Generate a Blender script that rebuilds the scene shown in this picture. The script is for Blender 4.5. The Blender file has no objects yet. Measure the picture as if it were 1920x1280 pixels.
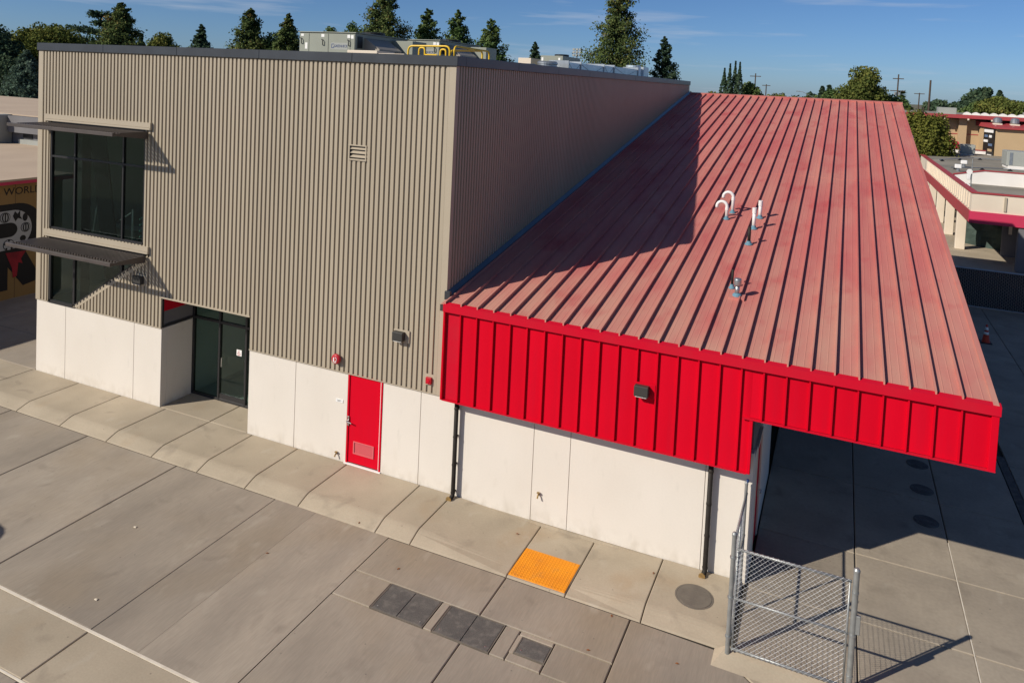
import bpy, bmesh, math, random
import numpy as np
from mathutils import Vector, Matrix
R = math.radians
scene = bpy.context.scene
col = scene.collection

# ------------------------------------------------------------------ camera
cam_d = bpy.data.cameras.new('camera')
cam = bpy.data.objects.new('camera', cam_d); col.objects.link(cam)
scene.camera = cam
yaw, pitch, roll = 0.41933, -0.05249, 0.04649
fw = Vector((-math.sin(yaw)*math.cos(pitch), math.cos(yaw)*math.cos(pitch), math.sin(pitch)))
rt = Vector((math.cos(yaw), math.sin(yaw), 0)); up = rt.cross(fw)
r2 = math.cos(roll)*rt + math.sin(roll)*up
u2 = -math.sin(roll)*rt + math.cos(roll)*up
m3 = Matrix((r2, u2, -fw)).transposed()
cam.matrix_world = Matrix.Translation((7.8095, -14.7148, 9.2606)) @ m3.to_4x4()
cam_d.sensor_width = 36.0
cam_d.lens = 1416.216/1920*36
cam_d.shift_x = (960-947.87)/1920
cam_d.shift_y = (228.93-640)/1920
cam_d.clip_start = 0.1; cam_d.clip_end = 6000

# ------------------------------------------------------------------ sky, sun, exposure
SUN_EL, SUN_AZ = 33.0, 50.2          # light travels towards +x +y
world = bpy.data.worlds.new('World'); scene.world = world; world.use_nodes = True
nt = world.node_tree; nt.nodes.clear()
def wn(t, **k):
    n = nt.nodes.new(t)
    for a, b in k.items(): setattr(n, a, b)
    return n
sky = wn('ShaderNodeTexSky', sky_type='NISHITA', sun_disc=False)
sky.sun_elevation = R(SUN_EL); sky.sun_rotation = R(270 - SUN_AZ)
sky.air_density = 0.7; sky.dust_density = 0.4; sky.ozone_density = 9.0; sky.altitude = 0
tc = wn('ShaderNodeTexCoord')
mp = wn('ShaderNodeMapping'); mp.inputs['Scale'].default_value = (2.4, 2.4, 34)
mp.inputs['Location'].default_value = (0.3, 1.1, 0.2)
n1 = wn('ShaderNodeTexNoise'); n1.inputs['Scale'].default_value = 1.7; n1.inputs['Detail'].default_value = 7
n1.inputs['Roughness'].default_value = 0.55
rp = wn('ShaderNodeValToRGB'); rp.color_ramp.elements[0].position = 0.55; rp.color_ramp.elements[1].position = 0.80
rp.color_ramp.elements[1].color = (0.62, 0.62, 0.62, 1)
mx = wn('ShaderNodeMix', data_type='RGBA'); mx.inputs[7].default_value = (6.0, 6.6, 7.6, 1)
bg = wn('ShaderNodeBackground'); bg.inputs['Strength'].default_value = 0.07
wo = wn('ShaderNodeOutputWorld')
L = nt.links.new
L(tc.outputs['Generated'], mp.inputs['Vector']); L(mp.outputs[0], n1.inputs['Vector'])
L(n1.outputs['Fac'], rp.inputs['Fac']); L(rp.outputs['Color'], mx.inputs[0])
L(sky.outputs[0], mx.inputs[6]); L(mx.outputs[2], bg.inputs['Color']); L(bg.outputs[0], wo.inputs['Surface'])

sun_d = bpy.data.lights.new('sun', 'SUN'); sun_d.energy = 4.2; sun_d.angle = R(0.53); sun_d.color = (1.0, 0.93, 0.82)
sun = bpy.data.objects.new('sun', sun_d); col.objects.link(sun)
sdir = Vector((math.cos(R(SUN_AZ))*math.cos(R(SUN_EL)), math.sin(R(SUN_AZ))*math.cos(R(SUN_EL)), -math.sin(R(SUN_EL))))
sun.rotation_euler = sdir.to_track_quat('-Z', 'Y').to_euler()
sun.location = (-30, -40, 40)
vs = scene.view_settings
vs.view_transform = 'Standard'; vs.look = 'None'; vs.exposure = 0.25; vs.gamma = 1.0; vs.use_curve_mapping = False

# ------------------------------------------------------------------ materials
MATS = {}
def mat(name, c1, c2=None, rough=0.6, scale=1.0, stretch=(1, 1, 1), lo=0.35, hi=0.68, bump=0.0, bscale=60.0,
        metal=0.0, rnd=0.0, c3=None, scale3=0.3, lo3=0.5, hi3=0.7, stretch3=(1, 1, 1), fine=0.0, fscale=40, fstretch=(1, 1, 1), spec=0.4):
    m = bpy.data.materials.new(name); m.use_nodes = True
    t = m.node_tree; b = t.nodes['Principled BSDF']
    b.inputs['Roughness'].default_value = rough; b.inputs['Metallic'].default_value = metal
    b.inputs['Specular IOR Level'].default_value = spec
    N = t.nodes.new; K = t.links.new
    geo = N('ShaderNodeNewGeometry')
    def noise(sc, st, det=6):
        mm = N('ShaderNodeMapping'); mm.inputs['Scale'].default_value = st
        K(geo.outputs['Position'], mm.inputs['Vector'])
        nn = N('ShaderNodeTexNoise'); nn.inputs['Scale'].default_value = sc; nn.inputs['Detail'].default_value = det
        K(mm.outputs[0], nn.inputs['Vector']); return nn.outputs['Fac']
    def ramp(f, a, bb):
        rr = N('ShaderNodeMapRange'); rr.inputs[1].default_value = a; rr.inputs[2].default_value = bb
        K(f, rr.inputs[0]); return rr.outputs[0]
    def mix(f, ca, cb, blend='MIX'):
        mm = N('ShaderNodeMix'); mm.data_type = 'RGBA'; mm.blend_type = blend
        if isinstance(f, float): mm.inputs[0].default_value = f
        else: K(f, mm.inputs[0])
        for i, c in ((6, ca), (7, cb)):
            if isinstance(c, tuple): mm.inputs[i].default_value = (*c, 1)
            else: K(c, mm.inputs[i])
        return mm.outputs[2]
    c = c1
    if c2: c = mix(ramp(noise(scale, stretch), lo, hi), c1, c2)
    if c3: c = mix(ramp(noise(scale3, stretch3), lo3, hi3), c, c3)
    if fine:
        v = N('ShaderNodeMapRange'); v.inputs[1].default_value = 0.3; v.inputs[2].default_value = 0.7
        v.inputs[3].default_value = 1-fine; v.inputs[4].default_value = 1+fine
        K(noise(fscale, fstretch, 3), v.inputs[0])
        cc = N('ShaderNodeCombineColor'); [K(v.outputs[0], cc.inputs[i]) for i in range(3)]
        c = mix(1.0, c, cc.outputs[0], 'MULTIPLY')
    if rnd:
        oi = N('ShaderNodeObjectInfo')
        v = N('ShaderNodeMapRange'); v.inputs[3].default_value = 1-rnd; v.inputs[4].default_value = 1+rnd
        K(oi.outputs['Random'], v.inputs[0])
        cc = N('ShaderNodeCombineColor'); [K(v.outputs[0], cc.inputs[i]) for i in range(3)]
        c = mix(1.0, c, cc.outputs[0], 'MULTIPLY')
    if isinstance(c, tuple): b.inputs['Base Color'].default_value = (*c, 1)
    else: K(c, b.inputs['Base Color'])
    if bump:
        bp = N('ShaderNodeBump'); bp.inputs['Strength'].default_value = bump; bp.inputs['Distance'].default_value = 0.02
        K(noise(bscale, fstretch, 4), bp.inputs['Height']); K(bp.outputs[0], b.inputs['Normal'])
    MATS[name] = m
    return m
def wear(name, col_, scale, lo, hi, amount, detail=8, zlim=None, ylim=None, stretch=(1, 1, 1), dist=0.0, vor=False):
    """lay a patchy dirt colour over a material; zlim / ylim fade it in towards the foot of a wall or the eave"""
    m = MATS[name]; t = m.node_tree; b = t.nodes['Principled BSDF']; N = t.nodes.new; K = t.links.new
    src = b.inputs['Base Color'].links[0].from_socket if b.inputs['Base Color'].links else None
    geo = N('ShaderNodeNewGeometry'); mp_ = N('ShaderNodeMapping'); mp_.inputs['Scale'].default_value = stretch; K(geo.outputs['Position'], mp_.inputs['Vector'])
    if vor:
        nn = N('ShaderNodeTexVoronoi'); nn.inputs['Scale'].default_value = scale; K(mp_.outputs[0], nn.inputs['Vector']); f = nn.outputs['Distance']
    else:
        nn = N('ShaderNodeTexNoise'); nn.inputs['Scale'].default_value = scale; nn.inputs['Detail'].default_value = detail; nn.inputs['Distortion'].default_value = dist
        K(mp_.outputs[0], nn.inputs['Vector']); f = nn.outputs['Fac']
    mr = N('ShaderNodeMapRange'); mr.inputs[1].default_value = lo; mr.inputs[2].default_value = hi; mr.inputs[4].default_value = amount; K(f, mr.inputs[0]); f = mr.outputs[0]
    for ax, lim in (('Z', zlim), ('Y', ylim)):
        if lim:
            sp = N('ShaderNodeSeparateXYZ'); K(geo.outputs['Position'], sp.inputs[0]); m2 = N('ShaderNodeMapRange'); m2.inputs[1].default_value = lim[0]; m2.inputs[2].default_value = lim[1]
            m2.inputs[3].default_value = 1; m2.inputs[4].default_value = 0; K(sp.outputs[ax], m2.inputs[0]); mu = N('ShaderNodeMath'); mu.operation = 'MULTIPLY'; K(f, mu.inputs[0]); K(m2.outputs[0], mu.inputs[1]); f = mu.outputs[0]
    mm = N('ShaderNodeMix'); mm.data_type = 'RGBA'; K(f, mm.inputs[0])
    if src: K(src, mm.inputs[6])
    else: mm.inputs[6].default_value = b.inputs['Base Color'].default_value
    mm.inputs[7].default_value = (*col_, 1); K(mm.outputs[2], b.inputs['Base Color'])
mat('concrete', (0.355, 0.30, 0.235), (0.262, 0.222, 0.176), 0.85, 0.9, (1, .45, 1), .3, .7, 0.12, 120, rnd=0.08,
    c3=(0.275, 0.215, 0.145), scale3=0.28, lo3=.48, hi3=.72, fine=0.075, fscale=5, fstretch=(9, .8, 1))
mat('court_concrete', (0.365, 0.308, 0.235), (0.285, 0.24, 0.185), 0.85, 0.9, (1, 1, 1), .3, .7, 0.12, 120, rnd=0.06, c3=(0.25, 0.21, 0.16), scale3=1.4, lo3=.55, hi3=.8, fine=.06, fscale=14)
mat('walk_concrete', (0.425, 0.355, 0.26), (0.34, 0.283, 0.205), 0.85, 0.8, (1, 1, 1), .3, .7, 0.1, 120, rnd=0.05,
    c3=(0.35, 0.255, 0.16), scale3=0.6, lo3=.58, hi3=.8, fine=0.05, fscale=30)
mat('joint_dark', (0.035, 0.03, 0.024), (0.06, 0.052, 0.04), 0.95, 5)
mat('sealant', (0.72, 0.65, 0.54), (0.6, 0.53, 0.43), 0.8, 4)
mat('earth', (0.16, 0.13, 0.09), (0.09, 0.1, 0.05), 0.95, 0.05)
mat('tan_siding', (0.40, 0.34, 0.255), (0.375, 0.318, 0.236), 0.45, 0.35, (1, 1, .5), .3, .7, spec=.3, rnd=.025)
mat('tan_trim', (0.42, 0.357, 0.268), (0.395, 0.335, 0.25), 0.42, 1.1, spec=.35)
mat('white_panel', (0.69, 0.635, 0.56), (0.645, 0.59, 0.515), 0.8, 0.8, (1, 1, .6), .3, .75, 0.05, 90,
    c3=(0.6, 0.54, 0.46), scale3=2.3, lo3=.66, hi3=.86, stretch3=(1, 1, .45), fine=.015, fscale=25)
mat('red_paint', (0.60, 0.0015, 0.016), (0.56, 0.0015, 0.015), 0.5, 0.8, spec=.08, rnd=.04)
mat('red_trim', (0.55, 0.004, 0.022), (0.5, 0.01, 0.026), 0.5, 1.5, spec=.1)
mat('red_roof', (0.525, 0.21, 0.17), (0.49, 0.142, 0.128), 0.6, 1.0, (1.6, .22, .22), .34, .66, rnd=0.05, spec=.2,
    c3=(0.46, 0.10, 0.10), scale3=0.6, lo3=.54, hi3=.78, stretch3=(1.4, .5, .5), fine=.025, fscale=3.0, fstretch=(8, .4, .4))
mat('coping_metal', (0.055, 0.06, 0.068), (0.045, 0.048, 0.054), 0.35, 2, metal=.2)
mat('dark_metal', (0.042, 0.036, 0.033), (0.055, 0.048, 0.044), 0.45, 3)
mat('shade_metal', (0.085, 0.07, 0.063), (0.07, 0.058, 0.052), 0.5, 3, spec=.3)
mat('frame_metal', (0.028, 0.027, 0.028), None, 0.35)
mat('blue_reflect_flashing', (0.09, 0.115, 0.135), (0.07, 0.09, 0.11), 0.35, 2, metal=.5)  # grey metal; its dark blue reflection is mixed into the colour
mat('interior_wall', (0.56, 0.58, 0.56), (0.5, 0.52, 0.5), 0.8, 1)
mat('interior_dark', (0.012, 0.014, 0.015), None, 0.7)
mat('stair_tread', (0.5, 0.62, 0.55), None, 0.6)
mat('green_rail', (0.2, 0.42, 0.34), None, 0.4)
mat('steel', (0.5, 0.5, 0.49), (0.4, 0.4, 0.4), 0.3, 8, metal=.9)
mat('galvanised', (0.42, 0.44, 0.45), (0.34, 0.37, 0.39), 0.38, 5, metal=.75)
mat('wire', (0.55, 0.55, 0.55), (0.4, 0.41, 0.42), 0.4, 9, metal=.35)
mat('galv_pipe', (0.35, 0.36, 0.35), (0.27, 0.28, 0.275), 0.45, 9, metal=.55)
mat('duct_metal', (0.62, 0.7, 0.74), (0.5, 0.58, 0.62), 0.35, 2.5, metal=.5)
mat('hvac_green', (0.27, 0.285, 0.235), (0.25, 0.262, 0.218), 0.5, 1.2)
mat('hvac_grey', (0.33, 0.34, 0.31), (0.3, 0.31, 0.285), 0.5, 1.2)
mat('hood_tan', (0.3, 0.265, 0.22), None, 0.5)
mat('label_white', (0.78, 0.77, 0.74), None, 0.6)
mat('logo_blue', (0.02, 0.05, 0.16), None, 0.5)
mat('black', (0.012, 0.012, 0.013), None, 0.5)
mat('yellow_paint', (0.78, 0.5, 0.02), (0.72, 0.44, 0.02), 0.4, 6)
mat('yellow_mat', (0.80, 0.285, 0.003), (0.72, 0.24, 0.003), 0.7, 2.5, c3=(0.55, 0.2, 0.02), scale3=5, lo3=.62, hi3=.8)
mat('pvc_white', (0.78, 0.77, 0.75), (0.7, 0.69, 0.67), 0.45, 4)
mat('boot_blue', (0.12, 0.25, 0.32), None, 0.6)
mat('pipe_black', (0.022, 0.018, 0.015), (0.03, 0.026, 0.022), 0.6, 6, spec=.15)
mat('cast_iron', (0.075, 0.07, 0.066), (0.12, 0.11, 0.098), 0.75, 2.2, (1, 1, 1), .3, .7, .5, 70, fine=.25, fscale=55)
mat('manhole_iron', (0.17, 0.145, 0.115), (0.13, 0.11, 0.09), 0.8, 5, (1, 1, 1), .3, .7, .3, 70)
mat('bell_red', (0.42, 0.01, 0.02), None, 0.4)
mat('brass', (0.42, 0.27, 0.1), (0.3, 0.2, 0.09), 0.45, 20, metal=.6)
mat('orange_cone', (0.62, 0.06, 0.02), (0.5, 0.05, 0.02), 0.5, 6)
mat('black_slat', (0.014, 0.014, 0.016), None, 0.6)
mat('tan_stucco', (0.46, 0.33, 0.19), (0.43, 0.305, 0.175), 0.85, .6)
mat('gold_stucco', (0.30, 0.19, 0.075), (0.27, 0.17, 0.065), 0.85, 1.0)
mat('tan_roofing', (0.47, 0.365, 0.265), (0.43, 0.33, 0.24), 0.9, .5)
mat('grey_roofing', (0.25, 0.225, 0.18), (0.19, 0.175, 0.145), 0.9, .5, c3=(0.31, 0.28, 0.225), scale3=.22)
mat('cream_wall', (0.70, 0.61, 0.49), (0.64, 0.55, 0.44), 0.8, .7)
mat('white_wall', (0.75, 0.72, 0.68), (0.68, 0.65, 0.61), 0.8, .7)
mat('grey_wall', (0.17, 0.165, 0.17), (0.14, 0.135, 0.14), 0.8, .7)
mat('pink_red', (0.56, 0.03, 0.09), (0.5, 0.035, 0.085), 0.6, 1.2)
mat('roof_red', (0.36, 0.045, 0.05), (0.32, 0.05, 0.055), 0.6, 1.2)
mat('green_screen', (0.05, 0.075, 0.062), (0.035, 0.055, 0.047), 0.8, 2)
mat('mural_black', (0.012, 0.012, 0.014), None, 0.7)
mat('mural_white', (0.42, 0.43, 0.44), None, 0.7)
mat('mural_red', (0.36, 0.015, 0.03), (0.2, 0.01, 0.02), 0.7, 2.2)
mat('bark', (0.075, 0.052, 0.036), (0.05, 0.036, 0.026), 0.9, 3)
mat('wood_pole', (0.085, 0.06, 0.042), (0.06, 0.045, 0.034), 0.9, 3)
mat('flower_red', (0.55, 0.01, 0.07), (0.4, 0.008, 0.05), 0.7, 3)
mat('paper', (0.6, 0.52, 0.4), None, 0.8)
mat('dry_leaf', (0.28, 0.09, 0.02), (0.16, 0.06, 0.02), 0.8, 9)
mat('canvas', (0.1, 0.15, 0.25), None, 0.8)
def leafmat(name, a, b, c):
    m = bpy.data.materials.new(name); m.use_nodes = True; t = m.node_tree
    for n in list(t.nodes): t.nodes.remove(n)
    N = t.nodes.new; K = t.links.new
    out = N('ShaderNodeOutputMaterial'); d = N('ShaderNodeBsdfDiffuse'); tr = N('ShaderNodeBsdfTranslucent'); mxs = N('ShaderNodeMixShader')
    mxs.inputs[0].default_value = 0.22
    at = N('ShaderNodeAttribute'); at.attribute_name = 'tone'; at.attribute_type = 'GEOMETRY'
    r = N('ShaderNodeValToRGB'); e = r.color_ramp.elements
    e[0].color = (*a, 1); e[1].color = (*c, 1); x = e.new(0.55); x.color = (*b, 1)
    K(at.outputs['Fac'], r.inputs[0]); K(r.outputs[0], d.inputs[0]); K(r.outputs[0], tr.inputs[0])
    K(d.outputs[0], mxs.inputs[1]); K(tr.outputs[0], mxs.inputs[2]); K(mxs.outputs[0], out.inputs[0])
    MATS[name] = m
leafmat('leaf_olive', (0.051, 0.074, 0.023), (0.146, 0.166, 0.043), (0.234, 0.203, 0.055))
leafmat('leaf_green', (0.049, 0.101, 0.031), (0.134, 0.179, 0.063), (0.197, 0.224, 0.072))
leafmat('leaf_dark', (0.031, 0.059, 0.036), (0.076, 0.116, 0.067), (0.125, 0.152, 0.075))
leafmat('leaf_redwood', (0.043, 0.069, 0.028), (0.126, 0.162, 0.054), (0.294, 0.181, 0.069))
leafmat('leaf_blue', (0.047, 0.081, 0.058), (0.113, 0.164, 0.120), (0.189, 0.233, 0.175))
leafmat('leaf_yellow', (0.062, 0.078, 0.018), (0.163, 0.171, 0.037), (0.224, 0.205, 0.050))
def glassmat(name, tint, rmin):
    m = bpy.data.materials.new(name); m.use_nodes = True; t = m.node_tree
    for n in list(t.nodes): t.nodes.remove(n)
    N = t.nodes.new; K = t.links.new
    out = N('ShaderNodeOutputMaterial'); g = N('ShaderNodeBsdfGlossy'); tr = N('ShaderNodeBsdfTransparent'); mxs = N('ShaderNodeMixShader')
    g.inputs['Roughness'].default_value = 0.0; g.inputs['Color'].default_value = (0.85, 0.95, 0.92, 1)
    tr.inputs[0].default_value = (*tint, 1)
    f = N('ShaderNodeLayerWeight'); f.inputs[0].default_value = 0.5
    pw = N('ShaderNodeMath'); pw.operation = 'POWER'; pw.inputs[1].default_value = 5.0; K(f.outputs['Facing'], pw.inputs[0])
    mr = N('ShaderNodeMapRange'); mr.inputs[1].default_value = 0; mr.inputs[2].default_value = 1; mr.inputs[3].default_value = rmin; mr.inputs[4].default_value = 0.9
    K(pw.outputs[0], mr.inputs[0]); K(mr.outputs[0], mxs.inputs[0]); K(tr.outputs[0], mxs.inputs[1]); K(g.outputs[0], mxs.inputs[2]); K(mxs.outputs[0], out.inputs[0])
    MATS[name] = m
glassmat('glass', (0.66, 0.74, 0.71), 0.04)

for nm in ('concrete', 'walk_concrete', 'court_concrete'):
    wear(nm, (0.16, 0.13, 0.10), 1.7, .60, .82, .55, 9, dist=.6)            # damp and tyre stains
    wear(nm, (0.47, 0.42, 0.34), 2.6, .62, .80, .45, 9, stretch=(1, .5, 1))  # pale worn patches
    wear(nm, (0.12, 0.10, 0.08), 3.1, .06, .015, .7, vor=True)              # small dark spots, gum
wear('white_panel', (0.42, 0.36, 0.28), 5, .42, .75, .55, 8, zlim=(.0, .32), stretch=(1, 1, .6))
wear('white_panel', (0.47, 0.43, 0.37), 3.2, .62, .84, .4, 9, stretch=(1.6, 1, .5))
wear('red_roof', (0.51, 0.285, 0.21), 1.3, .25, .62, .75, 6, ylim=(-.4, 5.5), stretch=(1.5, .5, .5))
wear('red_roof', (0.42, 0.055, 0.065), 1.1, .56, .74, .6, 7, stretch=(1.3, .6, .6))
wear('tan_siding', (0.34, 0.28, 0.2), 1.4, .55, .8, .35, 6, stretch=(3, 3, .25))
wear('red_paint', (0.5, 0.004, 0.02), 1.2, .5, .75, .5, 5, stretch=(4, 4, .5))
wear('yellow_mat', (0.42, 0.2, 0.05), 4, .58, .76, .5, 8)
wear('cast_iron', (0.2, 0.18, 0.155), 7, .5, .7, .6, 8)

# ------------------------------------------------------------------ geometry helpers
class MB:
    def __init__(s): s.v = []; s.f = []
    def add(s, v, f):
        o = len(s.v); s.v += [tuple(p) for p in v]; s.f += [tuple(i+o for i in q) for q in f]; return s
    def box(s, x0, x1, y0, y1, z0, z1):
        return s.add([(x0,y0,z0),(x1,y0,z0),(x1,y1,z0),(x0,y1,z0),(x0,y0,z1),(x1,y0,z1),(x1,y1,z1),(x0,y1,z1)],
                     [(0,3,2,1),(4,5,6,7),(0,1,5,4),(1,2,6,5),(2,3,7,6),(3,0,4,7)])
    def cbox(s, x0, x1, y0, y1, z0, z1, b=0.01):
        bm = bmesh.new(); bmesh.ops.create_cube(bm, size=1)
        for v in bm.verts:
            v.co = ((x0+x1)/2+v.co.x*(x1-x0), (y0+y1)/2+v.co.y*(y1-y0), (z0+z1)/2+v.co.z*(z1-z0))
        bmesh.ops.bevel(bm, geom=bm.edges[:], offset=b, segments=1, affect='EDGES')
        bm.verts.index_update()
        s.add([tuple(v.co) for v in bm.verts], [tuple(v.index for v in f.verts) for f in bm.faces]); bm.free(); return s
    def quad(s, a, b, c, d): return s.add([a, b, c, d], [(0, 1, 2, 3)])
    def prism(s, pts, n):      # polygon pts (3d) extruded by vector n
        k = len(pts); p2 = [(p[0]+n[0], p[1]+n[1], p[2]+n[2]) for p in pts]
        return s.add(list(pts)+p2, [tuple(range(k))[::-1], tuple(range(k, 2*k))] + [(i, (i+1) % k, k+(i+1) % k, k+i) for i in range(k)])
    def tube(s, path, r, n=8, cap=True):
        P = [Vector(p) for p in path]; rr = r if isinstance(r, (list, tuple)) else [r]*len(P)
        vs = []; ref = None
        for i, p in enumerate(P):
            t = (P[min(i+1, len(P)-1)] - P[max(i-1, 0)]).normalized()
            if ref is None: ref = Vector((0, 0, 1)) if abs(t.z) < .9 else Vector((1, 0, 0))
            a = t.cross(ref).normalized(); ref = a.cross(t)*1.0; b = t.cross(a)
            ref = -b if False else ref
            for k in range(n):
                th = 2*math.pi*k/n; vs.append(tuple(p + (a*math.cos(th)+b*math.sin(th))*rr[i]))
        fs = [(i*n+k, i*n+(k+1) % n, (i+1)*n+(k+1) % n, (i+1)*n+k) for i in range(len(P)-1) for k in range(n)]
        if cap: fs += [tuple(range(n))[::-1], tuple(range((len(P)-1)*n, len(P)*n))]
        return s.add(vs, fs)
    def lathe(s, prof, c, axis='z', n=20):
        vs = []
        for r, h in prof:
            for k in range(n):
                th = 2*math.pi*k/n; a, b = r*math.cos(th), r*math.sin(th)
                vs.append({'z': (c[0]+a, c[1]+b, c[2]+h), 'y': (c[0]+a, c[1]+h, c[2]+b), 'x': (c[0]+h, c[1]+a, c[2]+b)}[axis])
        fs = [(i*n+k, i*n+(k+1) % n, (i+1)*n+(k+1) % n, (i+1)*n+k) for i in range(len(prof)-1) for k in range(n)]
        fs += [tuple(range(n))[::-1], tuple(range((len(prof)-1)*n, len(prof)*n))]
        return s.add(vs, fs)
    def mesh(s, name, mt):
        me = bpy.data.meshes.new(name); me.from_pydata(s.v, [], s.f)
        me.materials.append(MATS[mt] if isinstance(mt, str) else mt); me.update(); return me
    def build(s, name, mt, parent=None, loc=None, smooth=False):
        """vertices are world coordinates; the parent chain's base is subtracted"""
        base = root_base(parent)
        if loc is not None: base = Vector(loc)
        if base.length > 0: s.v = [(p[0]-base.x, p[1]-base.y, p[2]-base.z) for p in s.v]
        me = s.mesh(name, mt)
        bm = bmesh.new(); bm.from_mesh(me); bmesh.ops.remove_doubles(bm, verts=bm.verts[:], dist=1e-5); bmesh.ops.recalc_face_normals(bm, faces=bm.faces[:]); bm.to_mesh(me); bm.free()
        if smooth: me.polygons.foreach_set('use_smooth', [True]*len(me.polygons))
        o = bpy.data.objects.new(name, me); col.objects.link(o)
        if parent: o.parent = parent
        if loc is not None: o.location = Vector(loc) - root_base(parent)
        return o
def root_base(p):
    b = Vector((0, 0, 0))
    while p: b += Vector(p.location); p = p.parent
    return b
def tag(o, label=None, cat=None, group=None, kind=None):
    if label: o['label'] = label
    if cat: o['category'] = cat
    if group: o['group'] = group
    if kind: o['kind'] = kind
    return o
def thing(name, loc, label, cat, group=None):
    o = bpy.data.objects.new(name, None); col.objects.link(o); o.location = loc
    o.empty_display_size = .2
    return tag(o, label, cat, group)
def inst(name, me, parent, loc):
    o = bpy.data.objects.new(name, me); col.objects.link(o); o.parent = parent
    o.location = Vector(loc) - root_base(parent); return o
def copy_tree(o, parent=None):
    c = o.copy(); col.objects.link(c); c.parent = parent
    for ch in list(o.children): copy_tree(ch, c)
    return c
def text_mesh(txt, size, extr=0.002):
    cu = bpy.data.curves.new('lettering', 'FONT'); cu.body = txt; cu.size = size; cu.extrude = extr
    cu.align_x = 'CENTER'; cu.align_y = 'CENTER'; cu.resolution_u = 3
    o = bpy.data.objects.new('lettering', cu); col.objects.link(o)
    me = bpy.data.meshes.new_from_object(o.evaluated_get(bpy.context.evaluated_depsgraph_get()))
    bpy.data.objects.remove(o); bpy.data.curves.remove(cu); return me
def lettering(txt, size, mt, parent, loc, rot, name='lettering', sx=1.0, extr=.002):
    me = text_mesh(txt, size, extr); me.materials.clear(); me.materials.append(MATS[mt])
    o = bpy.data.objects.new(name, me); col.objects.link(o); o.parent = parent
    o.location = Vector(loc) - root_base(parent); o.rotation_euler = rot; o.scale = (sx, 1, 1); return o
rng = random.Random(7)

# ================================================================== GROUND
g = MB(); g.add([(-1500,-400,-.26),(1500,-400,-.26),(1500,2500,-.26),(-1500,2500,-.26)], [(0,1,2,3)])
tag(g.build('ground', 'earth'), kind='structure')
YZ = -.13
yard = MB().box(-40, 24, -22, -1.80, -.25, YZ-.05).build('concrete_yard', 'joint_dark'); tag(yard, kind='structure')
def slab(parent, poly, z, mt='concrete', gap=.02, ch=.014, th=.06, name='slab'):
    """poly: list of (x,y) counter-clockwise, or with z as third value; inset on all sides"""
    n = len(poly); c = [Vector((p[0], p[1])) for p in poly]; zz = [p[2] if len(p) > 2 else z for p in poly]
    def inset(d):
        out = []
        for i in range(n):
            a, b, e = c[i-1], c[i], c[(i+1) % n]
            d1 = (b-a).normalized(); d2 = (e-b).normalized()
            n1 = Vector((-d1.y, d1.x)); n2 = Vector((-d2.y, d2.x))
            k = 1+n1.dot(n2); out.append(b+(n1+n2)*(d/k))
        return out
    o0 = inset(gap/2); o1 = inset(gap/2+ch)
    m = MB(); vs = [(p.x, p.y, zz[i]-th) for i, p in enumerate(o0)]+[(p.x, p.y, zz[i]-ch*.8) for i, p in enumerate(o0)]+[(p.x, p.y, zz[i]) for i, p in enumerate(o1)]
    fs = [tuple(range(2*n, 3*n))]
    for i in range(n):
        j = (i+1) % n; fs += [(i, j, n+j, n+i), (n+i, n+j, 2*n+j, 2*n+i)]
    m.add(vs, fs); cx = sum(p.x for p in c)/n; cy = sum(p.y for p in c)/n
    return m.build(name, mt, parent, loc=(cx, cy, z))
def rect(x0, x1, y0, y1): return [(x0, y0), (x1, y0), (x1, y1), (x0, y1)]
xs = [-33, -30, -27, -24, -21, -18, -15, -12.05, -9.06, -6.01, -3.04]
for i in range(len(xs)-1):
    slab(yard, rect(xs[i], xs[i+1], -6.33, -1.84), YZ)
slab(yard, rect(-3.04, -1.95, -6.33, -1.84), YZ, gap=.004, ch=.0005)
slab(yard, rect(-1.95, -.115, -6.33, -1.84), YZ, gap=.004, ch=.0005)
for a, b in ((-.115, 2.53), (2.53, 4.945)):
    slab(yard, rect(a, b, -3.0, -1.84), YZ); slab(yard, rect(a, b, -6.33, -3.735), YZ)
for a, b in ((-.115, .712), (1.79, 1.965), (3.045, 3.33), (3.955, 4.945)):
    slab(yard, rect(a, b, -3.735, -3.0), YZ)
slab(yard, rect(3.33, 3.955, -3.115, -3.0), YZ); slab(yard, rect(3.33, 3.955, -3.735, -3.53), YZ)
slab(yard, rect(3.33, 3.40, -3.53, -3.115), YZ, gap=.002, ch=.001)
slab(yard, [(4.945, -6.33), (9.6, -6.33), (9.6, -4.3), (6.43, -1.87), (4.945, -1.84)], YZ)
slab(yard, [(6.87, -2.2), (9.6, -4.3), (9.6, -2.2)], YZ, 'walk_concrete')
slab(yard, rect(9.6, 12, -6.33, -2.26), YZ); slab(yard, rect(12, 15, -6.33, -2.26), YZ)
# front row beyond the pale joint
xs2 = [-33, -30, -27, -24, -21, -18, -15, -12.05, -9.06, -6.01, -3.04, -.115, 2.53, 4.945, 7.6, 10.3]
for i in range(len(xs2)-1):
    slab(yard, rect(xs2[i], xs2[i+1], -7.5, -6.36), YZ, mt='walk_concrete'); slab(yard, rect(xs2[i], xs2[i+1], -11.5, -7.53), YZ)
sl = MB().box(-33, 10, -6.366, -6.324, -.2, YZ+.004); sl.build('joint_sealant', 'sealant', yard)
sl = MB().box(-33, 10, -7.528, -7.502, -.2, YZ+.001); sl.build('joint_sealant', 'sealant', yard)

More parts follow.
